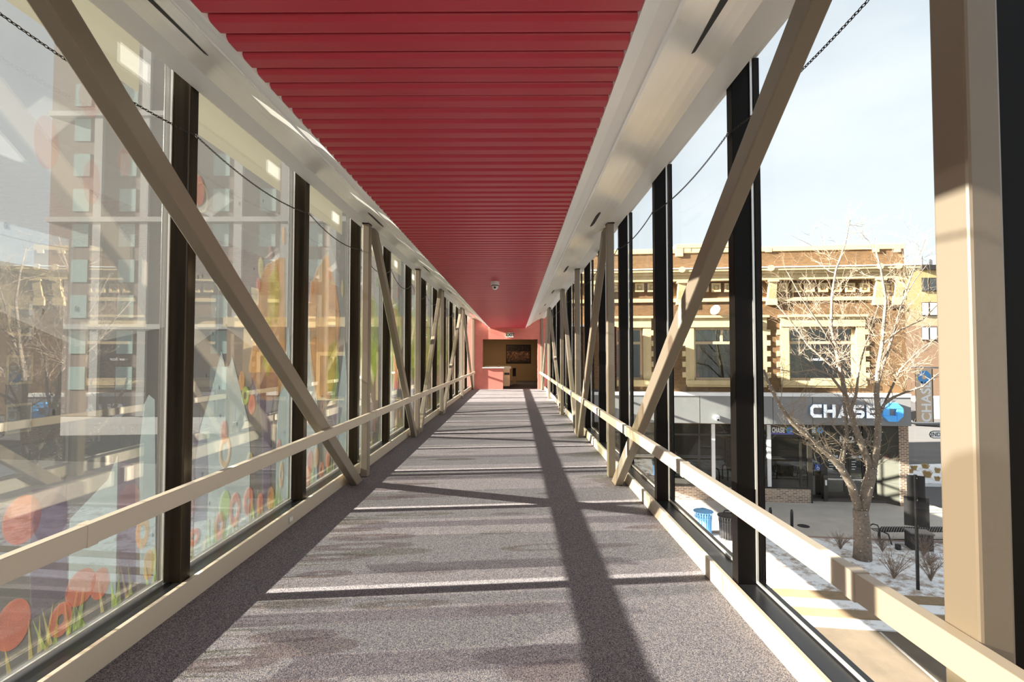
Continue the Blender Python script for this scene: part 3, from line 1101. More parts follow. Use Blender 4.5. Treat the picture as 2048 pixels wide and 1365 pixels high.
def fbox(mb, px0, py0, px1, py1, d0, d1):
    """box over a pixel rectangle; d0..d1 = local y range (negative = towards the street)"""
    x0, z1 = fp(px0, py0, -d0)
    x1, z0 = fp(px1, py1, -d0)
    mb.box(min(x0, x1), max(x0, x1), d0, d1, min(z0, z1), max(z0, z1))
    return mb


BL = -17.6      # left end of the building in its own x
z_par = fp(1700, 490)[1]
z_roof = fp(1270, 503)[1]
z_cor0, z_cor1 = fp(1700, 560)[1], fp(1700, 537)[1]
z_can0, z_can1 = fp(1600, 847)[1], fp(1600, 792)[1]
WZ0, WZ1 = fp(1645, 762)[1], fp(1645, 654)[1]
# brick wall with window openings
wins = []
for (a, b_) in ((1190, 1286), (1388, 1516), (1578, 1712)):
    wins.append((fp(a, 700)[0], fp(b_, 700)[0]))
mb = MB()
xs = [BL] + [v for w in wins for v in w] + [0.0]
for i in range(0, len(xs), 2):
    mb.box(xs[i], xs[i + 1], 0, .4, z_can0 - .1, z_par - .25)
for (a, b_) in wins:
    mb.box(a, b_, 0, .4, z_can0 - .1, WZ0)
    mb.box(a, b_, 0, .4, WZ1, z_par - .25)
mb.box(-.4, 0, .4, 14, z_can0 - .1, z_par - .25)
mb.box(BL, BL + .4, .4, 14, 0, z_par - .25)
mb.box(BL + .4, -.4, 13.6, 14, 0, z_par - .25)
mb.build('brick_wall', 'brick', bank)
MB().box(BL + .4, -.4, .4, 13.6, z_cor1, z_cor1 + .2).build('roof', 'pale_wall', bank)
MB().box(BL + .4, -.4, .4, 13.6, z_can0 - .1, z_can0 + .05).build('upper_floor', 'tan_wall', bank)
MB().box(BL + .4, -.4, 4.5, 4.7, .1, z_cor1).build('inner_wall', 'tan_wall', bank)
# parapet caps
mb = MB()
xc = fp(1352, 490)[0]
xd = fp(1500, 490)[0]
mb.box(BL, .04, -.06, .5, z_par - .25, z_par)
mb.build('parapet_cap', 'stone', bank, bevel=.02)
mb = MB()
mb.box(xc - .05, xd, -.09, .55, z_par, z_par + .22)
mb.box(xc - .05, xc + .35, -.08, .5, z_par - .42, z_par)
mb.build('raised_cap', 'stone', bank, bevel=.02)
for px in (1375, 1537, 1752, 1795):
    mb = MB()
    fbox(mb, px - 6, 497, px + 7, 504, -.07, 0)
    mb.build('cap_block', 'stone', bank)
# cornice in steps
mb = MB()
zc = z_cor1 - z_cor0
CE = fp(1841, 545, .6)[0]
mb.box(BL, CE, -.62, 0, z_cor1 - .14, z_cor1)
mb.box(BL, CE - .1, -.52, 0, z_cor1 - .28, z_cor1 - .14)
mb.box(BL, CE - .2, -.40, 0, z_cor0, z_cor1 - .28)
mb.build('cornice', 'stone', bank, bevel=.015)
MB().box(BL, CE + .03, -.66, 0, z_cor1, z_cor1 + .05).build('cornice_snow', 'white_ledge', bank)
for px in (1364, 1542, 1760, 1797):
    x_, _ = fp(px, 535, .6)
    MB().lathe(BI @ Vector((0, 0, 0)) + Vector((x_, -.60, z_cor1 - .02)), [(.15, -.06), (.15, .06)], 18, axis=Vector((0, 1, 0))).build('cornice_crest', 'stone', bank)
# frieze: brackets, square blocks, lower string course
zb0, zb1 = fp(1543, 600)[1], fp(1543, 597)[1]
z_str1, z_str0 = fp(1650, 594.5)[1], fp(1650, 602)[1]
MB().box(BL, .05, -.09, 0, z_str0, z_str1).build('string_course', 'stone', bank, bevel=.015)
for px in (1188, 1362, 1543, 1756, 1795):
    x_, _ = fp(px, 585, .1)
    mb = MB()
    zt = z_cor0
    zl = fp(px, 611)[1]
    mb.box(x_ - .27, x_ + .27, -.42, 0, zt - .10, zt)
    mb.prism([(x_ - .2, 0, zt - .1), (x_ - .2, -.36, zt - .1), (x_ - .2, -.30, zt - .45), (x_ - .2, -.16, zt - .95), (x_ - .2, -.12, z_str1), (x_ - .2, 0, z_str1)], (.4, 0, 0))
    mb.box(x_ - .26, x_ + .26, -.17, 0, zl, z_str1)
    mb.build('bracket', 'stone', bank, bevel=.015)
for px in (1207, 1231, 1255, 1279, 1304, 1329, 1384, 1408, 1432, 1458, 1484, 1511, 1566, 1593, 1619, 1646, 1673, 1700, 1729, 1776):
    mb = MB()
    x_, z_ = fp(px, 575.5, .1)
    h = .225
    for (a, b_, c_, d_) in ((-h, h, h - .09, h), (-h, h, -h, -h + .09), (-h, -h + .09, -h + .09, h - .09), (h - .09, h, -h + .09, h - .09)):
        mb.box(x_ + a, x_ + b_, -.14, 0, z_ + c_, z_ + d_)
    mb.box(x_ - h + .09, x_ + h - .09, -.06, 0, z_ - h + .09, z_ + h - .09)
    mb.box(x_ - .07, x_ + .07, -.12, -.06, z_ - .07, z_ + .07)
    mb.build('square_block', 'stone', bank)
# upper windows
for i, (a, b_) in enumerate(wins):
    wd = MB()
    for (x0, x1, z0, z1) in ((a, b_, WZ1 - .12, WZ1), (a, b_, WZ0, WZ0 + .12), (a, a + .12, WZ0, WZ1), (b_ - .12, b_, WZ0, WZ1)):
        wd.box(x0, x1, .16, .28, z0, z1)
    zt = WZ1 - .78
    wd.box(a, b_, .14, .28, zt - .08, zt + .06)
    xm = a + (b_ - a) * (.27 if i == 2 else .45)
    wd.box(xm - .06, xm + .06, .15, .28, zt + .06, WZ1 - .12)
    f = wd.build('window_frame', 'frame_tan', bank)
    MB().box(a + .1, b_ - .1, .20, .215, WZ0 + .1, WZ1 - .1).build('pane', glass_mat('upper window glass %d' % i, (.6, .65, .63), .10, .9), f)
    if i == 1:
        MB().box(a + .15, xm - .1, .35, .36, zt + .1, WZ1 - .15).build('blind', 'blind', f)
        MB().box(xm + .1, b_ - .15, .35, .36, zt + .1, WZ1 - .15).build('blind', 'blind', f)
    if i == 2:
        MB().box(a + .55, a + .75, .6, .75, WZ0 + .1, zt - .3).build('curtain', 'frame_tan', f)
        MB().box(a + 1.0, a + 1.22, .5, .6, WZ0 + 1.0, zt - .1).build('curtain', 'cream_wall', f)
    # stone surround: lintel, hood, sill, jambs with quoins
    sr = MB()
    j = .42
    sr.box(a - j, b_ + j, -.10, .16, WZ1, WZ1 + .60)
    sr.box(a - j - .1, b_ + j + .1, -.20, 0, WZ1 + .48, WZ1 + .60)
    sr.box(a - j, b_ + j, -.16, .2, WZ0 - .24, WZ0)
    sr.box(a - j + .05, b_ + j - .05, -.12, .2, WZ0 - .34, WZ0 - .24)
    sr.box(a - j, a, -.06, .16, WZ0, WZ1)
    sr.box(b_, b_ + j, -.06, .16, WZ0, WZ1)
    nq = 5
    hq = (WZ1 - WZ0) / (2 * nq)
    for q in range(nq):
        z0 = WZ0 + (2 * q + .5) * hq
        sr.box(a - j - .18, a - j, -.06, .05, z0, z0 + hq)
        sr.box(b_ + j, b_ + j + .18, -.06, .05, z0, z0 + hq)
    sr.build('window_surround', 'stone', bank, bevel=.012)
xm = (wins[2][0] + wins[2][1]) / 2
# lettering on upper right window, and the dish on the wall
_x, _z = fp(1642, 719)
lettering('window_lettering', 'oner.8tor', .22, frame_mtx((_x, .195, _z), (1, 0, 0), (0, 0, 1)), 'sign_white', bank, extrude=.001, bold=.004)

# canopy band with joints and white ledge
mb = MB()
CANX = fp(1822, 820, .55)[0]
mb.box(BL, CANX, -.55, .0, z_can0, z_can1)
mb.build('sign_band', 'panel_grey', bank)
MB().box(BL, CANX, -.60, .05, z_can1, z_can1 + .16).build('ledge', 'white_ledge', bank)
for px in (1325, 1399.5, 1471, 1546, 1625.5, 1692, 1760):
    x_, _ = fp(px, 820, .55)
    MB().box(x_ - .012, x_ + .012, -.553, -.549, z_can0, z_can1).build('panel_joint', 'panel_joint', bank)

# CHASE channel letters
LET = {
    'C': [[(0, .25), (.25, 0), (1, 0), (1, .25), (.35, .25), (.26, .34), (.26, .66), (.35, .75), (1, .75), (1, 1), (.25, 1), (0, .75)]],
    'H': [[(0, 0), (.28, 0), (.28, .38), (.76, .38), (.76, 0), (1.04, 0), (1.04, 1), (.76, 1), (.76, .62), (.28, .62), (.28, 1), (0, 1)]],
    'A': [[(0, 0), (.28, 0), (.40, .28), (.56, .56), (.56, .74), (.66, .74), (.42, 1), (.38, 1)], [(.40, .18), (.84, .18), (.84, .36), (.40, .36)],
          [(.38, 1), (.72, 1), (1.16, 0), (.88, 0), (.56, .74)]],
    'S': [[(0, 0), (.78, 0), (1, .18), (1, .44), (.80, .60), (.30, .60), (.26, .66), (.30, .76), (.96, .76), (.96, 1), (.20, 1), (0, .84), (0, .54), (.20, .38), (.70, .38), (.74, .32), (.70, .24), (0, .24)]],
    'E': [[(0, 0), (.92, 0), (.92, .24), (.28, .24), (.28, .39), (.86, .39), (.86, .61), (.28, .61), (.28, .76), (.92, .76), (.92, 1), (0, 1)]],
}


def letters(word, x0, z0, x1, h, y0, depth, mat_face, mat_side, parent):
    """block letters spread between x0 and x1, standing on the plane y0 and projecting 'depth'"""
    wd = {'C': 1.0, 'H': 1.04, 'A': 1.16, 'S': 1.0, 'E': .92}
    tot = sum(wd[c] for c in word) + .16 * (len(word) - 1)
    k = (x1 - x0) / tot
    x = x0
    for c in word:
        polys = LET[c] if c != 'A' else [[(0, 0), (.28, 0), (.58, .70), (.88, 0), (1.16, 0), (.72, 1), (.44, 1)], [(.33, .15), (.83, .15), (.74, .36), (.42, .36)]]
        side = MB()
        face = MB()
        for i, pl in enumerate(polys):
            dd = depth - .002 * i
            pts = [(x + p * k, y0, z0 + q * h) for p, q in pl]
            side.prism(pts, (0, -dd, 0))
            face.prism([(p[0], y0 - dd - .0005, p[2]) for p in pts], (0, -.004, 0))
        so = side.build('letter', mat_side, parent)
        face.build('letter_face', mat_face, so)
        x += (wd[c] + .16) * k


def octagon(cx, cz, R, y0, depth, mat, parent, name='octagon_logo'):
    a = R * math.tan(PI / 8)
    s_ = R * .36
    base = [(-s_, s_), (-s_, R), (a, R), (R, a), (R, s_), (s_, s_)]
    for q in range(4):
        c_, s2 = math.cos(-q * PI / 2), math.sin(-q * PI / 2)
        pts = []
        gx = sum(p[0] for p in base) / 6
        gz = sum(p[1] for p in base) / 6
        for p in base:
            px, pz = gx + (p[0] - gx) * .955, gz + (p[1] - gz) * .955
            pts.append((cx + px * c_ - pz * s2, y0, cz + px * s2 + pz * c_))
        MB().prism(pts, (0, -depth, 0)).build(name, mat, parent)


lx0, lz1 = fp(1619, 809, .62)
lx1, lz0 = fp(1753, 837, .62)
sg = thing('bank_sign', 'white CHASE letters and blue octagon on the charcoal band', 'sign', P0, rotz=FA)
letters('CHASE', lx0, lz0, lx1, lz1 - lz0, -.55, .14, 'lit_white', 'sign_edge', sg)
ox, oz = fp(1785, 825, .62)
octagon(ox, oz, .46, -.55, .14, 'lit_blue', sg)

# shop front
z_g0 = fp(1580, 979)[1]
mb = MB()
xA, xB = fp(1620, 900)[0], fp(1749, 900)[0]
xP0 = fp(1797, 900)[0]
MB().box(BL + .4, xA, -.02, .35, 0, z_g0).build('low_wall', 'brick_base', bank)
# frames
fr = MB()
for px in (1260, 1330, 1399, 1466, 1541, 1602):
    x_, _ = fp(px, 920)
    fr.box(x_ - .05, x_ + .05, .02, .14, z_g0, z_can0)
zt = fp(1580, 873)[1]
fr.box(BL + .4, xA, .02, .14, zt - .05, zt + .05)
fr.box(BL + .4, xA, .02, .14, z_g0, z_g0 + .10)
fr.box(BL + .4, xA, .02, .14, z_can0 - .12, z_can0)
fr.box(xA - .12, xA + .1, 0, .16, 0, z_can0)
f = fr.build('shopfront_frame', 'frame_dark', bank)
MB().box(BL + .4, xA, .06, .075, z_g0, z_can0).build('shop_glass', glass_mat('shop glass', (.62, .66, .64), .10, .9), f)
for px in (1427, 1538.5):
    x_, _ = fp(px, 920)
    MB().box(x_ - .085, x_ + .085, -.03, .05, z_g0 + .1, z_can0 - .1).build('pale_mullion', 'white_ledge', f)
# shop interior
MB().box(BL + .4, -.4, .4, 13.5, -.02, .1).build('shop_floor', 'dark_carpet', bank)
# little signs in the windows
for (px, w_) in ((1561, 'CHASE'), (1623, 'CHASE')):
    x0, z0 = fp(px - 16, 866)
    x1, z1 = fp(px + 9, 856)
    letters('CHASE', x0, z0, x1, z1 - z0, .055, .01, 'sign_white', 'sign_white', f)
    octagon(x1 + .22, (z0 + z1) / 2, .15, .055, .02, 'sign_blue', f, 'small_logo')
_x0, _z0 = fp(1536, 866.5)
_x1, _z1 = fp(1588, 870)
MB().box(_x0, _x1, .045, .058, _z1, _z0).build('blue_line', P('violet sign line', (.16, .14, .55), .5), f)

# entrance set back
YD = .75
dr = MB()
xD0, xD1 = xA + .1, fp(1742, 900)[0]
DZ = fp(1670, 893, -YD)[1]


def dx(px):
    return fp(px, 930, -YD)[0]


dr.box(xD0, xD1, YD, YD + .12, z_can0 - .16, z_can0)
dr.box(xD0, xD1, YD, YD + .12, DZ, DZ + .12)
dr.box(xD0, xD1, YD, YD + .12, DZ + .50, DZ + .56)
for px, w_ in ((1646, .22), (1694, .10), (1734, .32)):
    dr.box(dx(px) - w_ / 2, dx(px) + w_ / 2, YD, YD + .12, .0, DZ)
dr.box(dx(1646) - .1, dx(1646) + .1, YD, YD + .12, DZ, z_can0)
dr.box(dx(1734) - .16, dx(1734) + .5, YD, YD + .12, 0, z_can0)
dr.box(xD0, xD0 + .06, YD, YD + .12, 0, DZ)
dr.box(xD0, dx(1646), YD, YD + .12, 0, .22)
ent = dr.build('entrance_frame', 'frame_dark', bank)
MB().box(xD0, xD1, YD + .05, YD + .06, DZ + .1, z_can0 - .1).build('transom_glass', glass_mat('transom glass', (.6, .66, .64), .17, .8), ent)
MB().box(xD0, dx(1646), YD + .05, YD + .06, .2, DZ).build('sidelight_glass', glass_mat('sidelight glass', (.6, .66, .64), .17, .8), ent)
for (pa, pb_) in ((1651, 1692), (1697, 1729)):
    xa_, xb_ = dx(pa), dx(pb_)
    d_ = MB()
    d_.box(xa_, xa_ + .10, YD + .01, YD + .09, .05, DZ)
    d_.box(xb_ - .10, xb_, YD + .01, YD + .09, .05, DZ)
    d_.box(xa_ + .1, xb_ - .1, YD + .01, YD + .09, .05, .40)
    d_.box(xa_ + .1, xb_ - .1, YD + .01, YD + .09, DZ - .12, DZ)
    do = d_.build('door', 'frame_dark', bank)
    MB().box(xa_ + .1, xb_ - .1, YD + .045, YD + .055, .40, DZ - .12).build('door_glass', glass_mat('door glass', (.6, .66, .64), .17, .8), do)
    MB().box(xa_ + .05, xb_ - .05, YD - .05, YD - .02, 1.02, 1.10).build('push_bar', 'chrome', do)
x_, z_ = dx(1668), fp(1668, 914, -YD)[1]
letters('CHASE', x_ - .34, z_ - .05, x_ + .22, .12, YD + .04, .006, 'sign_white', 'sign_white', ent)
x_ = dx(1713)
letters('CHASE', x_ - .2, z_ - .05, x_ + .3, .12, YD + .04, .006, 'sign_white', 'sign_white', ent)
x_, z_ = dx(1693), fp(1693, 880, -YD)[1]
lettering('house_number', '112', .42, frame_mtx((x_, YD - .003, z_), (1, 0, 0), (0, 0, 1)), 'sign_white', ent, extrude=.003, bold=.012, xscale=1.25)
# wheelchair symbol on the sidelight
x_, z_ = dx(1636), fp(1636, 936, -YD)[1]
MB().box(x_ - .14, x_ + .14, YD + .030, YD + .045, z_ - .14, z_ + .16).build('access_sticker', P('blue sticker', (.03, .10, .40), .4), ent)
mb = MB()
mb.torus((x_ + .01, YD + .027, z_ - .04), (1, 0, 0), (0, 0, 1), .06, .06, .013, 14, 4)
mb.tube([(x_ - .02, YD + .027, z_ + .08), (x_ - .01, YD + .027, z_), (x_ + .06, YD + .027, z_ - .01), (x_ + .08, YD + .027, z_ - .08)], .013, 4)
mb.lathe((x_ - .02, YD + .027, z_ + .11), [(.02, -.01), (.02, .01)], 8)
mb.build('access_symbol', 'sign_white', ent)
for i in range(4):
    for xx in (dx(1664), dx(1709)):
        zz = fp(1664, 924 + 5 * i, -YD)[1]
        MB().box(xx - .12, xx + .1 - .05 * (i % 2), YD + .035, YD + .04, zz, zz + .03).build('notice_line', 'white_ledge', ent)
# recess return walls
MB().box(xA - .02, xA + .1, .16, YD, 0, z_can0).build('return_wall', 'frame_dark', bank)

# beige angled panels and corner pier
xq0, xq1 = dx(1749), xP0
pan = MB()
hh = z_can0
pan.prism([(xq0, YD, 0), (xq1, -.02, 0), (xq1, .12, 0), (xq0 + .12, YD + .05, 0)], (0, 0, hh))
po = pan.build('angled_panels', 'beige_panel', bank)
jm = MB()
for i in range(1, 4):
    z_ = hh * i / 4 + .05
    jm.prism([(xq0 - .004, YD - .004, z_), (xq1 - .002, -.025, z_), (xq1, -.015, z_), (xq0 + .01, YD + .01, z_)], (0, 0, .02))
jm.build('panel_joints', 'panel_joint', po)
ux, uy = (xq1 - xq0), (-.02 - YD)
ln = math.hypot(ux, uy)
ux, uy = ux / ln, uy / ln
cx_, cy_ = xq0 + ux * ln * .5, YD + uy * ln * .5
zz = fp(1772, 916)[1]
MB().prism([(cx_ - ux * .14 + uy * .004, cy_ - uy * .14 - ux * .004, zz - .13), (cx_ + ux * .14 + uy * .004, cy_ + uy * .14 - ux * .004, zz - .13),
            (cx_ + ux * .14 + uy * .02, cy_ + uy * .14 - ux * .02, zz - .13), (cx_ - ux * .14 + uy * .02, cy_ - uy * .14 - ux * .02, zz - .13)], (0, 0, .26)).build('plaque', 'plaque', bank)
MB().box(xP0, -.02, -.06, .40, 0, z_can0).build('corner_pier', 'brick_pier', bank)
MB().box(-.4, -.01, .4, 13.9, 0, z_can0 - .1).build('side_wall', 'brick_pier', bank)

# satellite dish, dome camera on the bank (things fixed to the wall)
x_, z_ = fp(1431, 620, .5)
wp = P0 + U * x_ - N * .45
t = thing('satellite_dish', 'small pale satellite dish on the brick bank wall', 'satellite dish', (wp.x, wp.y, z_ + G))
MB().lathe((wp.x, wp.y, z_ + G), [(.05, -.10), (.16, -.06), (.27, 0), (.26, .012), (.14, -.04), (.02, -.07)], 20, axis=Vector((-.75, -.55, .35))).build('reflector', 'dish', t, smooth=True)
MB().tube([(wp.x, wp.y, z_ + G), (wp.x + N.x * .45, wp.y + N.y * .45, z_ + G - .15)], .02, 6).build('wall_arm', 'black_metal', t)
MB().tube([(wp.x, wp.y, z_ + G), (wp.x - .22, wp.y - .25, z_ + G)], .012, 6).build('feed_arm', 'black_metal', t)
x_, z_ = fp(1434, 836, .62)
wp = P0 + U * x_ - N * .56
t = thing('outdoor_dome_camera', 'white dome camera on the charcoal band of the bank', 'camera', (wp.x, wp.y, z_ + G))
MB().lathe((wp.x, wp.y, z_ + G), [(.14, 0), (.14, .10)], 16, axis=-N).build('mount', 'white_ledge', t)
MB().lathe((wp.x, wp.y - .1, z_ + G - .03), [(.12, -.03), (.13, .0), (.12, .05), (.06, .10)], 16, axis=Vector((0, -1, -.5))).build('dome', 'white_ledge', t, smooth=True)
MB().lathe((wp.x, wp.y - .19, z_ + G - .09), [(.05, -.02), (.045, .02)], 12, axis=Vector((0, -1, -.5))).build('lens', 'black', t)

# card reader bollard in front of the door
bp_ = on_z(1650, 1003, G)
t = thing('card_post', 'slim dark post with pale card reader beside the bank door', 'post', bp_)
MB().box(bp_.x - .11, bp_.x + .11, bp_.y - .1, bp_.y + .1, G, G + 1.35).build('shaft', 'frame_dark', t, bevel=.01)
zz = on_y(1651, 965, bp_.y).z
MB().box(bp_.x - .045, bp_.x + .045, bp_.y - .12, bp_.y - .1, zz - .13, zz + .13).build('reader', 'white_ledge', t)

# ------------------------------------------------------------------ neighbour building to the right
t = thing('apartment_building', 'four storey cream and brick building beyond the right corner of the bank', 'building', (60, 62, G))
nb0 = on_y(1806, 700, 62.0).x
zr, zb_, zm = on_y(1850, 541, 62).z, on_y(1850, 621, 62).z, on_y(1850, 652, 62).z
MB().box(nb0, 86, 62, 80, zb_, zr).build('upper_wall', 'cream_wall', t)
MB().box(nb0, 86, 62, 80, zm, zb_).build('middle_wall', 'frame_tan', t)
MB().box(nb0, 86, 62, 80, G, zm).build('lower_wall', 'tan_brick', t)
MB().box(on_y(1838, 540, 62).x, 86, 61.5, 80, zr, on_y(1850, 531, 62).z).build('roof_edge', 'frame_dark', t)
for (ya, yb) in ((556, 583), (605, 632), (654, 681)):
    for (xa, xb) in ((1843, 1874), (1905, 1936)):
        a, b_ = on_y(xa, ya, 61.95), on_y(xb, yb, 61.95)
        f = MB().box(a.x, b_.x, 61.9, 62.0, b_.z, a.z).build('window', 'frame_dark', t)
        w_ = b_.x - a.x
        MB().box(a.x + .06, a.x + w_ * .42, 61.86, 61.9, b_.z + .1, a.z - .08).build('pane', 'blind' if ya > 600 else 'dark_glass', f)
        MB().box(a.x + w_ * .55, b_.x - .06, 61.86, 61.9, b_.z + .1, a.z - .08).build('pane', 'blind' if ya > 600 else 'dark_glass', f)
for (xa, xb) in ((1830, 1844), (1860, 1873)):
    a, b_ = on_y(xa, 514, 66), on_y(xb, 531, 66)
    MB().lathe(((a.x + b_.x) / 2, 66, zr), [((b_.x - a.x) / 2, 0), ((b_.x - a.x) / 2, a.z - zr), ((b_.x - a.x) * .4, a.z - zr + .1)], 14).build('roof_vent', 'pale_wall', t)

# hanging CHASE banner on its pole
YBn = 25.0
a, b_ = on_y(1830, 738, YBn), on_y(1865, 845, YBn)
pole_x = on_y(1884, 800, YBn).x
bn = thing('street_banner', 'tan vertical banner with white CHASE letters and blue octagon', 'banner', (pole_x, YBn, G))
MB().tube([(pole_x, YBn, G), (pole_x, YBn, a.z + .6)], .07, 8).build('pole', 'black_metal', bn)
MB().tube([(pole_x, YBn, a.z + .04), (on_y(1812, 735, YBn).x, YBn, a.z + .1)], .04, 6).build('top_arm', 'chrome', bn)
MB().tube([(pole_x, YBn, b_.z - .06), (on_y(1822, 846, YBn).x, YBn, b_.z - .04)], .06, 6).build('bottom_arm', 'chrome', bn)
cl = MB().box(a.x, b_.x, YBn - .02, YBn + .02, b_.z, a.z).build('banner_cloth', 'tan_banner', bn)
MB().box(b_.x, b_.x + .06, YBn - .015, YBn + .015, b_.z, a.z).build('banner_edge', 'frame_dark', bn)
cbx = (a.x + b_.x) / 2 + .12
lettering('lettering', 'CHASE', .66, frame_mtx((cbx, YBn - .022, on_y(1850, 804, YBn).z), (0, 0, 1), (-1, 0, 0)), 'sign_white', bn, extrude=.003, bold=.015)
aR = .32
oc_ = on_y(1848, 755, YBn)
base_t = bn
a8 = aR * math.tan(PI / 8)
pts8 = [(a8, aR), (aR, a8), (aR, -a8), (a8, -aR), (-a8, -aR), (-aR, -a8), (-aR, a8), (-a8, aR)]
mb = MB()
for i in range(8):
    p, q = pts8[i], pts8[(i + 1) % 8]
    mb.prism([(oc_.x + p[0], YBn - .021, oc_.z + p[1]), (oc_.x + q[0], YBn - .021, oc_.z + q[1]),
              (oc_.x + q[0] * .35, YBn - .021, oc_.z + q[1] * .35), (oc_.x + p[0] * .35, YBn - .021, oc_.z + p[1] * .35)], (0, -.004, 0))
mb.build('octagon_logo', 'sign_blue', bn)

# 2ND street sign
YS = 24.0
a, b_ = on_y(1857, 863, YS), on_y(1895, 876, YS)
sp2 = on_y(1893, 870, YS).x
t = thing('street_name_sign', 'white street name sign reading 2ND on a dark arm', 'street sign', (sp2, YS, G))
MB().tube([(sp2, YS, G), (sp2, YS, a.z + .3)], .05, 8).build('pole', 'black_metal', t)
pl = MB()
mz, hz = (a.z + b_.z) / 2, (a.z - b_.z) / 2 + .03
pp = [(a.x + .2, mz - hz), (b_.x, mz - hz), (b_.x, mz + hz), (a.x + .2, mz + hz), (a.x + .06, mz + hz * .7), (a.x, mz), (a.x + .06, mz - hz * .7)]
pl.prism([(x_, YS - .05, z_) for x_, z_ in pp], (0, .03, 0))
pl.build('border_plate', 'black_metal', t)
pl = MB()
pl.prism([(mz_[0] * .0 + (a.x + b_.x) / 2 + (mz_[0] - (a.x + b_.x) / 2) * .96, YS - .055, mz + (mz_[1] - mz) * .84) for mz_ in pp], (0, .004, 0))
pl.build('face_plate', 'sign_white', t)
lettering('lettering', '2ND', .26, frame_mtx((on_y(1868.5, 870, YS).x, YS - .058, mz), (1, 0, 0), (0, 0, 1)), 'black', t, extrude=.002, bold=.003)
MB().tube([(sp2, YS, mz + .35), (on_y(1836, 863, YS).x, YS + .1, mz + .42)], .035, 6).build('arm', 'black_metal', t)

# parked truck glimpsed beyond the banner
tb = on_z(1850, 868, G - .1)
tb = Vector((46.0, 53.5, G - .1))
t = thing('parked_truck', 'white delivery truck parked beyond the banner', 'truck', tb)
MB().box(tb.x - 2.2, tb.x + 3.5, tb.y, tb.y + 2.3, tb.z + .7, tb.z + 3.0).build('cargo_box', 'blind', t, bevel=.05)
MB().prism([(tb.x - 4.0, tb.y + .1, tb.z + .6), (tb.x - 2.25, tb.y + .1, tb.z + .6), (tb.x - 2.25, tb.y + .1, tb.z + 2.5), (tb.x - 3.1, tb.y + .1, tb.z + 2.4), (tb.x - 3.5, tb.y + .1, tb.z + 1.6), (tb.x - 4.0, tb.y + .1, tb.z + 1.5)], (0, 2.1, 0)).build('cab', 'dark_box', t, bevel=.04)
for xx in (-3.2, 2.2):
    for yy in (.02, 2.0):
        MB().lathe((tb.x + xx, tb.y + yy, tb.z + .45), [(.45, 0), (.45, .28)], 18, axis=Vector((0, 1, 0))).build('wheel', 'black', t)

# ------------------------------------------------------------------ left of the walkway
t = thing('brick_tower', 'tall rose brown brick tower with pale windows seen through the left glass', 'building', (-32, 61, G))
tx0, tx1 = on_y(100, 400, 61).x, -4.0
MB().box(tx0, tx1, 61, 82, G, 50).build('wall', 'tower', t)
wpx = []
xx = tx0 + 2.9
while xx < tx1 - 2.6:
    wpx.append(xx)
    xx += 5.8
for xx in wpx:
    MB().box(xx + 2.8, xx + 3.8, 60.6, 61, G, 50).build('pilaster', 'tower_trim', t)
    for fl in range(12):
        z_ = G + 3.2 + fl * 4.4
        f = MB().box(xx, xx + 2.0, 60.95, 61.0, z_, z_ + 2.8).build('window', 'tower_glass', t)
for fl in range(2, 12, 3):
    z_ = G + 1.8 + fl * 4.4
    MB().box(tx0, tx1, 60.5, 61, z_, z_ + .6).build('stone_band', 'tower_trim', t)
t = thing('shade_block', 'long low brick block added across the street to shade the ground on the left', 'building', (-48, 0, G))  # added building, its height set to shade the ground left of the walkway
MB().box(-58, -41, -60, 45, G, 8.6).build('wall', 'tower', t)
MB().box(-58.2, -40.7, -60, 45.2, 8.6, 9.2).build('parapet_cap', 'stone', t)
for yy in (24, 28, 32, 36, 40):
    for z_ in (G + 1, G + 5, G + 9):
        f = MB().box(-41.0, -40.9, yy, yy + 2.2, z_, z_ + 2.4).build('window', 'stone', t)
        MB().box(-40.9, -40.86, yy + .2, yy + 2.0, z_ + .2, z_ + 2.2).build('pane', 'dark_glass', f)
t = thing('end_block', 'low brick block the walkway leads into, left of the end wall', 'building', (-9, 27, G))
MB().box(-15, -2.75, 25.9, 40, G, 3.2).build('wall', 'brick', t)
MB().box(-15.1, -2.75, 25.7, 40, 3.2, 3.7).build('parapet_cap', 'stone', t)
for xx in (-13.4, -10.3, -7.2):
    f = MB().box(xx, xx + 1.9, 25.84, 25.9, -.6, 1.9).build('window', 'stone', t)
    MB().box(xx + .2, xx + 1.7, 25.80, 25.84, -.4, 1.7).build('pane', 'dark_glass', f)
    f = MB().box(xx, xx + 2.2, 25.84, 25.9, G + .8, G + 3.4).build('window', 'frame_dark', t)
    MB().box(xx + .12, xx + 2.08, 25.80, 25.84, G + .95, G + 3.25).build('pane', 'dark_glass', f)

# ------------------------------------------------------------------ street tree with string lights
YT = 18.33


def tp(px, py, dy=0.0):
    return on_y(px, py, YT + dy)


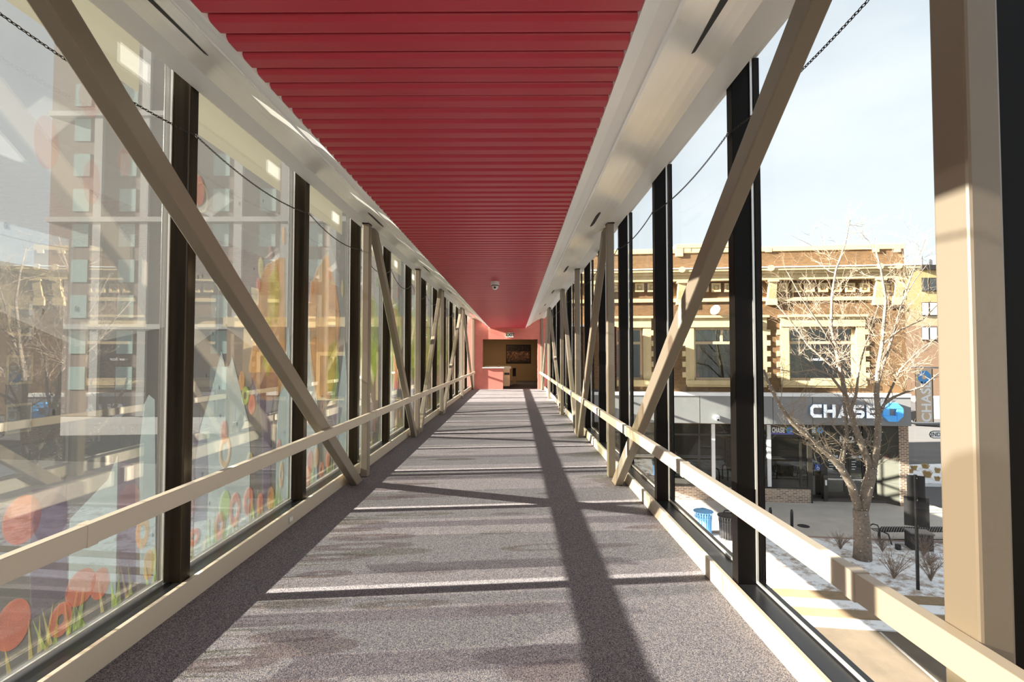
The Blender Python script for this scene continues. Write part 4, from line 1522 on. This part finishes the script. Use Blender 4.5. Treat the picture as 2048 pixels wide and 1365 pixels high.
tree_base = on_z(1725, 1122, G)
limbs = [
    # (pixel path, start radius, end radius, depth drift)
    ([(1725, 1121), (1725, 1090), (1724, 1055), (1721, 1020)], .30, .24, 0),
    ([(1719, 1022), (1702, 970), (1682, 937), (1655, 907), (1620, 877), (1586, 848), (1562, 815), (1540, 775), (1528, 740)], .15, .03, -.8),
    ([(1724, 1022), (1733, 985), (1740, 955), (1744, 938)], .20, .17, 0),
    ([(1742, 942), (1733, 915), (1722, 885), (1712, 860), (1701, 822), (1690, 790), (1684, 752), (1672, 700), (1662, 650), (1664, 590), (1672, 540), (1690, 490), (1700, 440)], .13, .015, .4),
    ([(1745, 940), (1752, 905), (1756, 870), (1757, 830), (1753, 790), (1756, 740), (1764, 690), (1768, 640), (1772, 600), (1762, 540), (1750, 495)], .13, .02, -.3),
    ([(1684, 940), (1687, 905), (1694, 870), (1692, 830), (1686, 800)], .085, .05, .6),
    ([(1757, 832), (1768, 810), (1786, 795), (1812, 785), (1845, 774), (1880, 745)], .07, .02, -.9),
    ([(1755, 770), (1766, 730), (1780, 690), (1792, 650), (1806, 600), (1820, 560), (1850, 480)], .07, .012, .6),
    ([(1701, 822), (1712, 790), (1716, 755), (1722, 720), (1735, 680), (1760, 600)], .06, .012, .9),
    ([(1690, 790), (1660, 750), (1630, 740), (1590, 745), (1545, 738)], .05, .012, -.9),
    ([(1684, 752), (1650, 720), (1615, 690), (1580, 640), (1545, 600)], .05, .01, .5),
    ([(1672, 700), (1640, 650), (1605, 600), (1575, 545)], .04, .008, -.5),
    ([(1764, 690), (1800, 660), (1845, 640), (1885, 600)], .045, .01, .4),
    ([(1768, 810), (1800, 740), (1840, 700), (1890, 665)], .045, .01, -.5),
    ([(1676, 930), (1690, 880), (1660, 845), (1640, 850), (1610, 862)], .03, .008, -.6),
    ([(1806, 600), (1830, 560), (1862, 520)], .025, .006, .2),
]
t = thing('street_tree', 'bare winter street tree in the snowy bed in front of the bank', 'tree', tree_base)
tw = random.Random(11)
branch = MB()
wood = MB()
segs = []
for i, (path, r0, r1, dr_) in enumerate(limbs):
    pts, rad = [], []
    n = len(path)
    for j, (px, py) in enumerate(path):
        q = j / (n - 1)
        pts.append(tp(px, py, dr_ * q))
        rad.append(r0 + (r1 - r0) * q)
    (wood if i in (0, 2) else branch).tube(pts, rad, 10 if r0 > .1 else 6)
    if i > 0:
        for j in range(1, n):
            segs.append((pts[j - 1], pts[j], rad[j]))
twig = MB()
ntw = 0


def grow(p, d, ln, r, depth):
    global ntw
    n = 4
    pts = [p]
    for i in range(n):
        d = (d + Vector((tw.gauss(0, .16), tw.gauss(0, .16), tw.gauss(.03, .13)))).normalized()
        pts.append(pts[-1] + d * (ln / n))
    twig.tube(pts, [r, r * .85, r * .7, r * .5, r * .3], 4, False)
    ntw += 1
    if depth > 0:
        for q in (1, 2, 3, 4):
            for _ in range(1 if tw.random() < .8 else 2):
                dd = (d + Vector((tw.gauss(0, .6), tw.gauss(0, .6), tw.gauss(.15, .5)))).normalized()
                grow(pts[q], dd, ln * tw.uniform(.45, .7), r * .6, depth - 1)


for (p, q, r_) in segs:
    if (p.z + q.z) / 2 < -2.6 and r_ > .05:
        continue
    m_ = max(1, int((q - p).length / .34))
    for i in range(m_):
        s_ = p.lerp(q, tw.random())
        d0 = (q - p).normalized()
        side = Vector((tw.gauss(0, 1), tw.gauss(0, .8), tw.gauss(.25, .6))).normalized()
        grow(s_, (d0 * .7 + side).normalized(), tw.uniform(.7, 1.7), min(.013, r_ * .5), 2)
wood.build('trunk', 'bark', t, smooth=True)
branch.build('branches', 'bark', t, smooth=True)
twig.build('twigs', 'twig', t)
# string lights wound round the lower limbs
sl = thing('string_lights', 'string of tiny white bulbs wound around the street tree', 'string lights', tree_base + Vector((0, -.31, .3)))
wire, bulbs = MB(), MB()
for i in (0, 1, 2, 3, 4, 5, 6):
    path, r0, r1, dr_ = limbs[i]
    n = len(path)
    pts = [tp(px, py, dr_ * j / (n - 1)) for j, (px, py) in enumerate(path)]
    L_ = sum((b - a).length for a, b in zip(pts, pts[1:]))
    lim = {3: .62, 4: .5}.get(i, 1.0)
    wp_ = []
    steps = int(L_ * lim / .05)
    for k in range(steps):
        dist = k * .05
        acc = 0
        for j in range(n - 1):
            l_ = (pts[j + 1] - pts[j]).length
            if acc + l_ >= dist:
                u_ = (dist - acc) / l_
                c_ = pts[j].lerp(pts[j + 1], u_)
                d_ = (pts[j + 1] - pts[j]).normalized()
                rr = r0 + (r1 - r0) * ((j + u_) / (n - 1)) + .012
                e1 = d_.orthogonal().normalized()
                e2 = d_.cross(e1)
                an = dist * 2 * PI / .16
                v = c_ + (e1 * math.cos(an) + e2 * math.sin(an)) * rr
                wp_.append(v)
                if k % 2 == 0:
                    bulbs.bm.verts.index_update()
                    bmesh.ops.create_icosphere(bulbs.bm, subdivisions=1, radius=.017, matrix=Matrix.Translation(v + (v - c_).normalized() * .012))
                break
            acc += l_
    wire.tube(wp_, .004, 3, False)
wire.build('wire', 'black_metal', sl)
tag(bulbs.build('bulbs', 'bulb', sl), kind='stuff')

# ------------------------------------------------------------------ shrubs and dry grass
sh = random.Random(5)


def shrub(px, py, hpx, label, n=42):
    b = on_z(px, py, G + .02)
    h = hpx / 1000 * b.y
    t = thing('dry_shrub', label, 'shrub', b, 'leafless shrubs in the snowy bed')
    mb = MB()
    for i in range(n):
        a = sh.uniform(0, 2 * PI)
        sp_ = sh.uniform(.15, .95)
        hh = h * sh.uniform(.55, 1.0)
        p = [b + Vector((0, 0, -.02))]
        for q in (1, 2, 3, 4):
            u_ = q / 4
            p.append(b + Vector((math.cos(a) * sp_ * hh * u_ ** 1.3 + sh.gauss(0, .012), math.sin(a) * sp_ * hh * u_ ** 1.3 + sh.gauss(0, .012), hh * u_)))
        mb.tube(p, [.008, .006, .005, .004, .002], 4, False)
        for q in (2, 3):
            d = Vector((sh.gauss(0, .5), sh.gauss(0, .5), .8)).normalized() * hh * .28
            mb.tube([p[q], p[q] + d * .5, p[q] + d], [.005, .004, .002], 3, False)
    mb.build('stems', 'shrub', t)


shrub(1681, 1099, 36, 'small leafless shrub on the snow left of the tree trunk')
shrub(1765, 1104, 38, 'leafless shrub just right of the tree trunk, in front of the bench')
shrub(1788, 1158, 62, 'leafless shrub in the open snow left of the sign pole')
shrub(1862, 1163, 58, 'leafless shrub right of the foot of the sign pole')
shrub(1847, 1113, 48, 'leafless shrub in front of the dark box by the sign pole')
shrub(1860, 1132, 30, 'low leafless shrub behind the one beside the sign pole')


def tuft(px, py, hpx, wpx, label):
    b = on_z(px, py, G + .1)
    h = hpx / 1000 * b.y
    w = wpx / 1000 * b.y
    t = thing('grass_tuft', label, 'dry grass', b, 'dry grass tufts on the verge')
    mb = MB()
    for i in range(90):
        a = sh.uniform(0, 2 * PI)
        r_ = w / 2 * math.sqrt(sh.random())
        p = b + Vector((math.cos(a) * r_ * .5, math.sin(a) * r_ * .5, -.01))
        e_ = b + Vector((math.cos(a) * r_, math.sin(a) * r_, h * sh.uniform(.6, 1)))
        mb.tube([p, p.lerp(e_, .5) + Vector((0, 0, .04)), e_], [.02, .016, .006], 3, False)
    mb.build('blades', 'drygrass', t)


tuft(1828, 940, 9, 14, 'dry grass tuft on the verge nearest the brick pier')
tuft(1851, 937, 9, 16, 'dry grass tuft at the back of the snowy verge')
tuft(1855, 955, 14, 18, 'largest dry grass tuft in the middle of the snowy verge')
tuft(1875, 946, 10, 12, 'dry grass tuft on the verge beside the near post edge')
tuft(1875, 962, 9, 11, 'dry grass tuft at the front right of the snowy verge')
tuft(1822, 946, 7, 10, 'smallest dry grass tuft by the road edge of the verge')

# ------------------------------------------------------------------ street furniture
sb = on_z(1836, 1180, G + .02)
t = thing('sign_pole', 'tall black pole carrying two dark sign backs', 'sign pole', sb)
ztop = on_y(1834, 950, sb.y).z
MB().tube([sb, (sb.x, sb.y, ztop)], .048, 12).build('pole', 'black_metal', t)
for (py0, py1, w_, ax) in ((951, 1003, .40, .85), (994, 1053, .58, .85)):
    z1, z0 = on_y(1840, py0, sb.y + .1).z, on_y(1840, py1, sb.y + .1).z
    ca, sa = math.cos(ax), math.sin(ax)
    m4 = Matrix.Translation((sb.x + .03, sb.y + .07, 0)) @ Matrix.Rotation(-ax + .35, 4, 'Z')
    MB().box(-w_ / 2, w_ / 2 + .06, -.006, .006, z0, z1, m4).build('sign_plate', 'dark_box', t)
    mb = MB()
    for zz in (z0 + .06, z1 - .06):
        mb.lathe((sb.x, sb.y - .05, zz), [(.016, 0), (.016, .012)], 8, axis=Vector((0, -1, 0)))
    mb.build('bolts', 'chrome', t)

# bench
bx0, bx1 = 14.25, 17.6
by = 20.0
t = thing('street_bench', 'black metal strap bench on the sidewalk edge behind the tree', 'bench', ((bx0 + bx1) / 2, by, G))
prof = [(.02, .62), (-.03, .58), (-.03, .50), (.04, .40), (.10, .30)]
mb = MB()
nsl = 34
for i in range(nsl):
    x_ = bx0 + (bx1 - bx0) * (i + .5) / nsl
    path = [(by - .22, G + .62), (by - .30, G + .60), (by - .28, G + .45), (by - .18, G + .36), (by + .1, G + .36), (by + .28, G + .40), (by + .34, G + .36)]
    path = [(by - .26, G + .66), (by - .20, G + .68), (by - .14, G + .60), (by - .06, G + .42), (by + .2, G + .38), (by + .38, G + .42), (by + .44, G + .38)]
    for (p, q) in zip(path, path[1:]):
        mb.prism([(x_ - .028, p[0], p[1]), (x_ + .028, p[0], p[1]), (x_ + .028, q[0], q[1]), (x_ - .028, q[0], q[1])], (0, .004, .008))
mb.build('straps', 'black_metal', t)
for xx in (bx0 + .35, (bx0 + bx1) / 2, bx1 - .35):
    MB().tube([(xx, by - .3, G), (xx, by - .12, G + .36), (xx, by + .4, G + .36), (xx, by + .42, G)], .028, 8).build('leg', 'black_metal', t)
for xx in (bx0 - .04, bx1 + .04):
    MB().tube([(xx, by - .22, G + .02), (xx, by - .2, G + .58), (xx, by - .08, G + .70), (xx, by + .18, G + .66), (xx, by + .36, G + .52), (xx, by + .36, G + .02)], .024, 8).build('arm', 'black_metal', t)
MB().tube([(bx0, by, G + .12), (bx1, by, G + .12)], .02, 6).build('stretcher', 'black_metal', t)

bxp = on_z(1846, 1104, G)
t = thing('utility_box', 'dark square utility box behind the black sign pole', 'utility box', bxp)
m4 = Matrix.Translation((bxp.x, bxp.y, 0)) @ Matrix.Rotation(-.25, 4, 'Z')
MB().box(-.36, .36, 0, .55, G, G + .62, m4).build('cabinet', 'dark_box', t, bevel=.02)
MB().box(-.39, .39, -.03, .58, G + .62, G + .67, m4).build('lid', P('grey lid', (.12, .12, .13), .5), t, bevel=.01)
bq = on_z(1796, 1100, G + .02)
t = thing('junction_post', 'stubby black post in the snow under the bench', 'post', bq)
MB().box(bq.x - .07, bq.x + .07, bq.y - .07, bq.y + .07, G, G + .22).build('shaft', 'black_metal', t, bevel=.008)


def bin_(px, py, label, mat, dome):
    b = on_z(px, py, G)
    t = thing('trash_bin', label, 'trash bin', b)
    mb = MB()
    R_, Hh = .34, .92
    for i in range(22):
        a = 2 * PI * i / 22
        c_, s_ = math.cos(a), math.sin(a)
        ta = Vector((-s_, c_, 0)) * .028
        ps = [(R_ * .92, .04), (R_ * .95, .5), (R_, .78), (R_ * 1.10, Hh)]
        for (p, q) in zip(ps, ps[1:]):
            A = b + Vector((c_ * p[0], s_ * p[0], p[1]))
            B = b + Vector((c_ * q[0], s_ * q[0], q[1]))
            mb.prism([A - ta, A + ta, B + ta, B - ta], Vector((c_, s_, 0)) * .006)
    mb.build('slats', mat, t)
    mb = MB()
    for zz, rr in ((.05, .92), (.70, .98), (Hh, 1.12)):
        mb.torus(b + Vector((0, 0, zz)), (1, 0, 0), (0, 1, 0), R_ * rr, R_ * rr, .018, 28, 6)
    mb.build('hoops', mat, t)
    MB().lathe(b, [(R_ * .82, .03), (R_ * .85, .80)], 20).build('liner', 'dark_box' if dome else mat, t)
    MB().lathe(b + Vector((0, 0, Hh)), [(R_ * 1.08, 0), (R_ * 1.04, .03), (R_ * .5, .09), (R_ * .45, .10)], 24).build('lid', mat, t, smooth=False)
    if dome:
        MB().tube([b + Vector((-.18, 0, Hh + .07)), b + Vector((-.12, 0, Hh + .2)), b + Vector((.12, 0, Hh + .2)), b + Vector((.18, 0, Hh + .07))], .03, 6).build('hood_handle', mat, t)
    else:
        MB().lathe(b + Vector((0, 0, Hh + .09)), [(.1, 0), (.1, .015)], 14).build('lid_opening', 'sign_blue', t)


bin_(1407, 1068, 'light blue slatted recycling bin on the sidewalk', 'blue_metal', False)
bin_(1456, 1078, 'black slatted trash bin beside the light blue one', 'black_metal', True)


def hoop(px, py, hpx, label):
    b = on_z(px, py, G)
    h = hpx / 1000 * b.y
    t = thing('bike_rack', label, 'bike rack', b, 'bike racks on the sidewalk')
    d = Vector((.55, .8, 0)).normalized() * .2
    pts = [b - d, b - d + Vector((0, 0, h * .75))]
    for i in range(1, 6):
        a = PI * i / 6
        pts.append(b - d * math.cos(a) + Vector((0, 0, h * .75 + h * .25 * math.sin(a))))
    pts += [b + d + Vector((0, 0, h * .75)), b + d]
    MB().tube(pts, .04, 8).build('loop', 'black_metal', t, smooth=True)


hoop(1584, 1064, 42, 'black hoop bike rack standing alone on the open sidewalk')
hoop(1541, 1054, 36, 'black hoop bike rack half hidden by the second right mullion')
mh = on_z(1607, 1053, G)
o = MB().lathe((mh.x, mh.y, G + .001), [(.24, 0), (.24, .012), (.2, .014)], 22).build('manhole_cover', 'dark_box', None, origin=mh)
tag(o, 'round manhole cover in the sidewalk before the bank door', 'manhole cover')

for o in list(bpy.data.objects):
    for k_ in ('_world_parts', '_base'):
        if k_ in o:
            del o[k_]
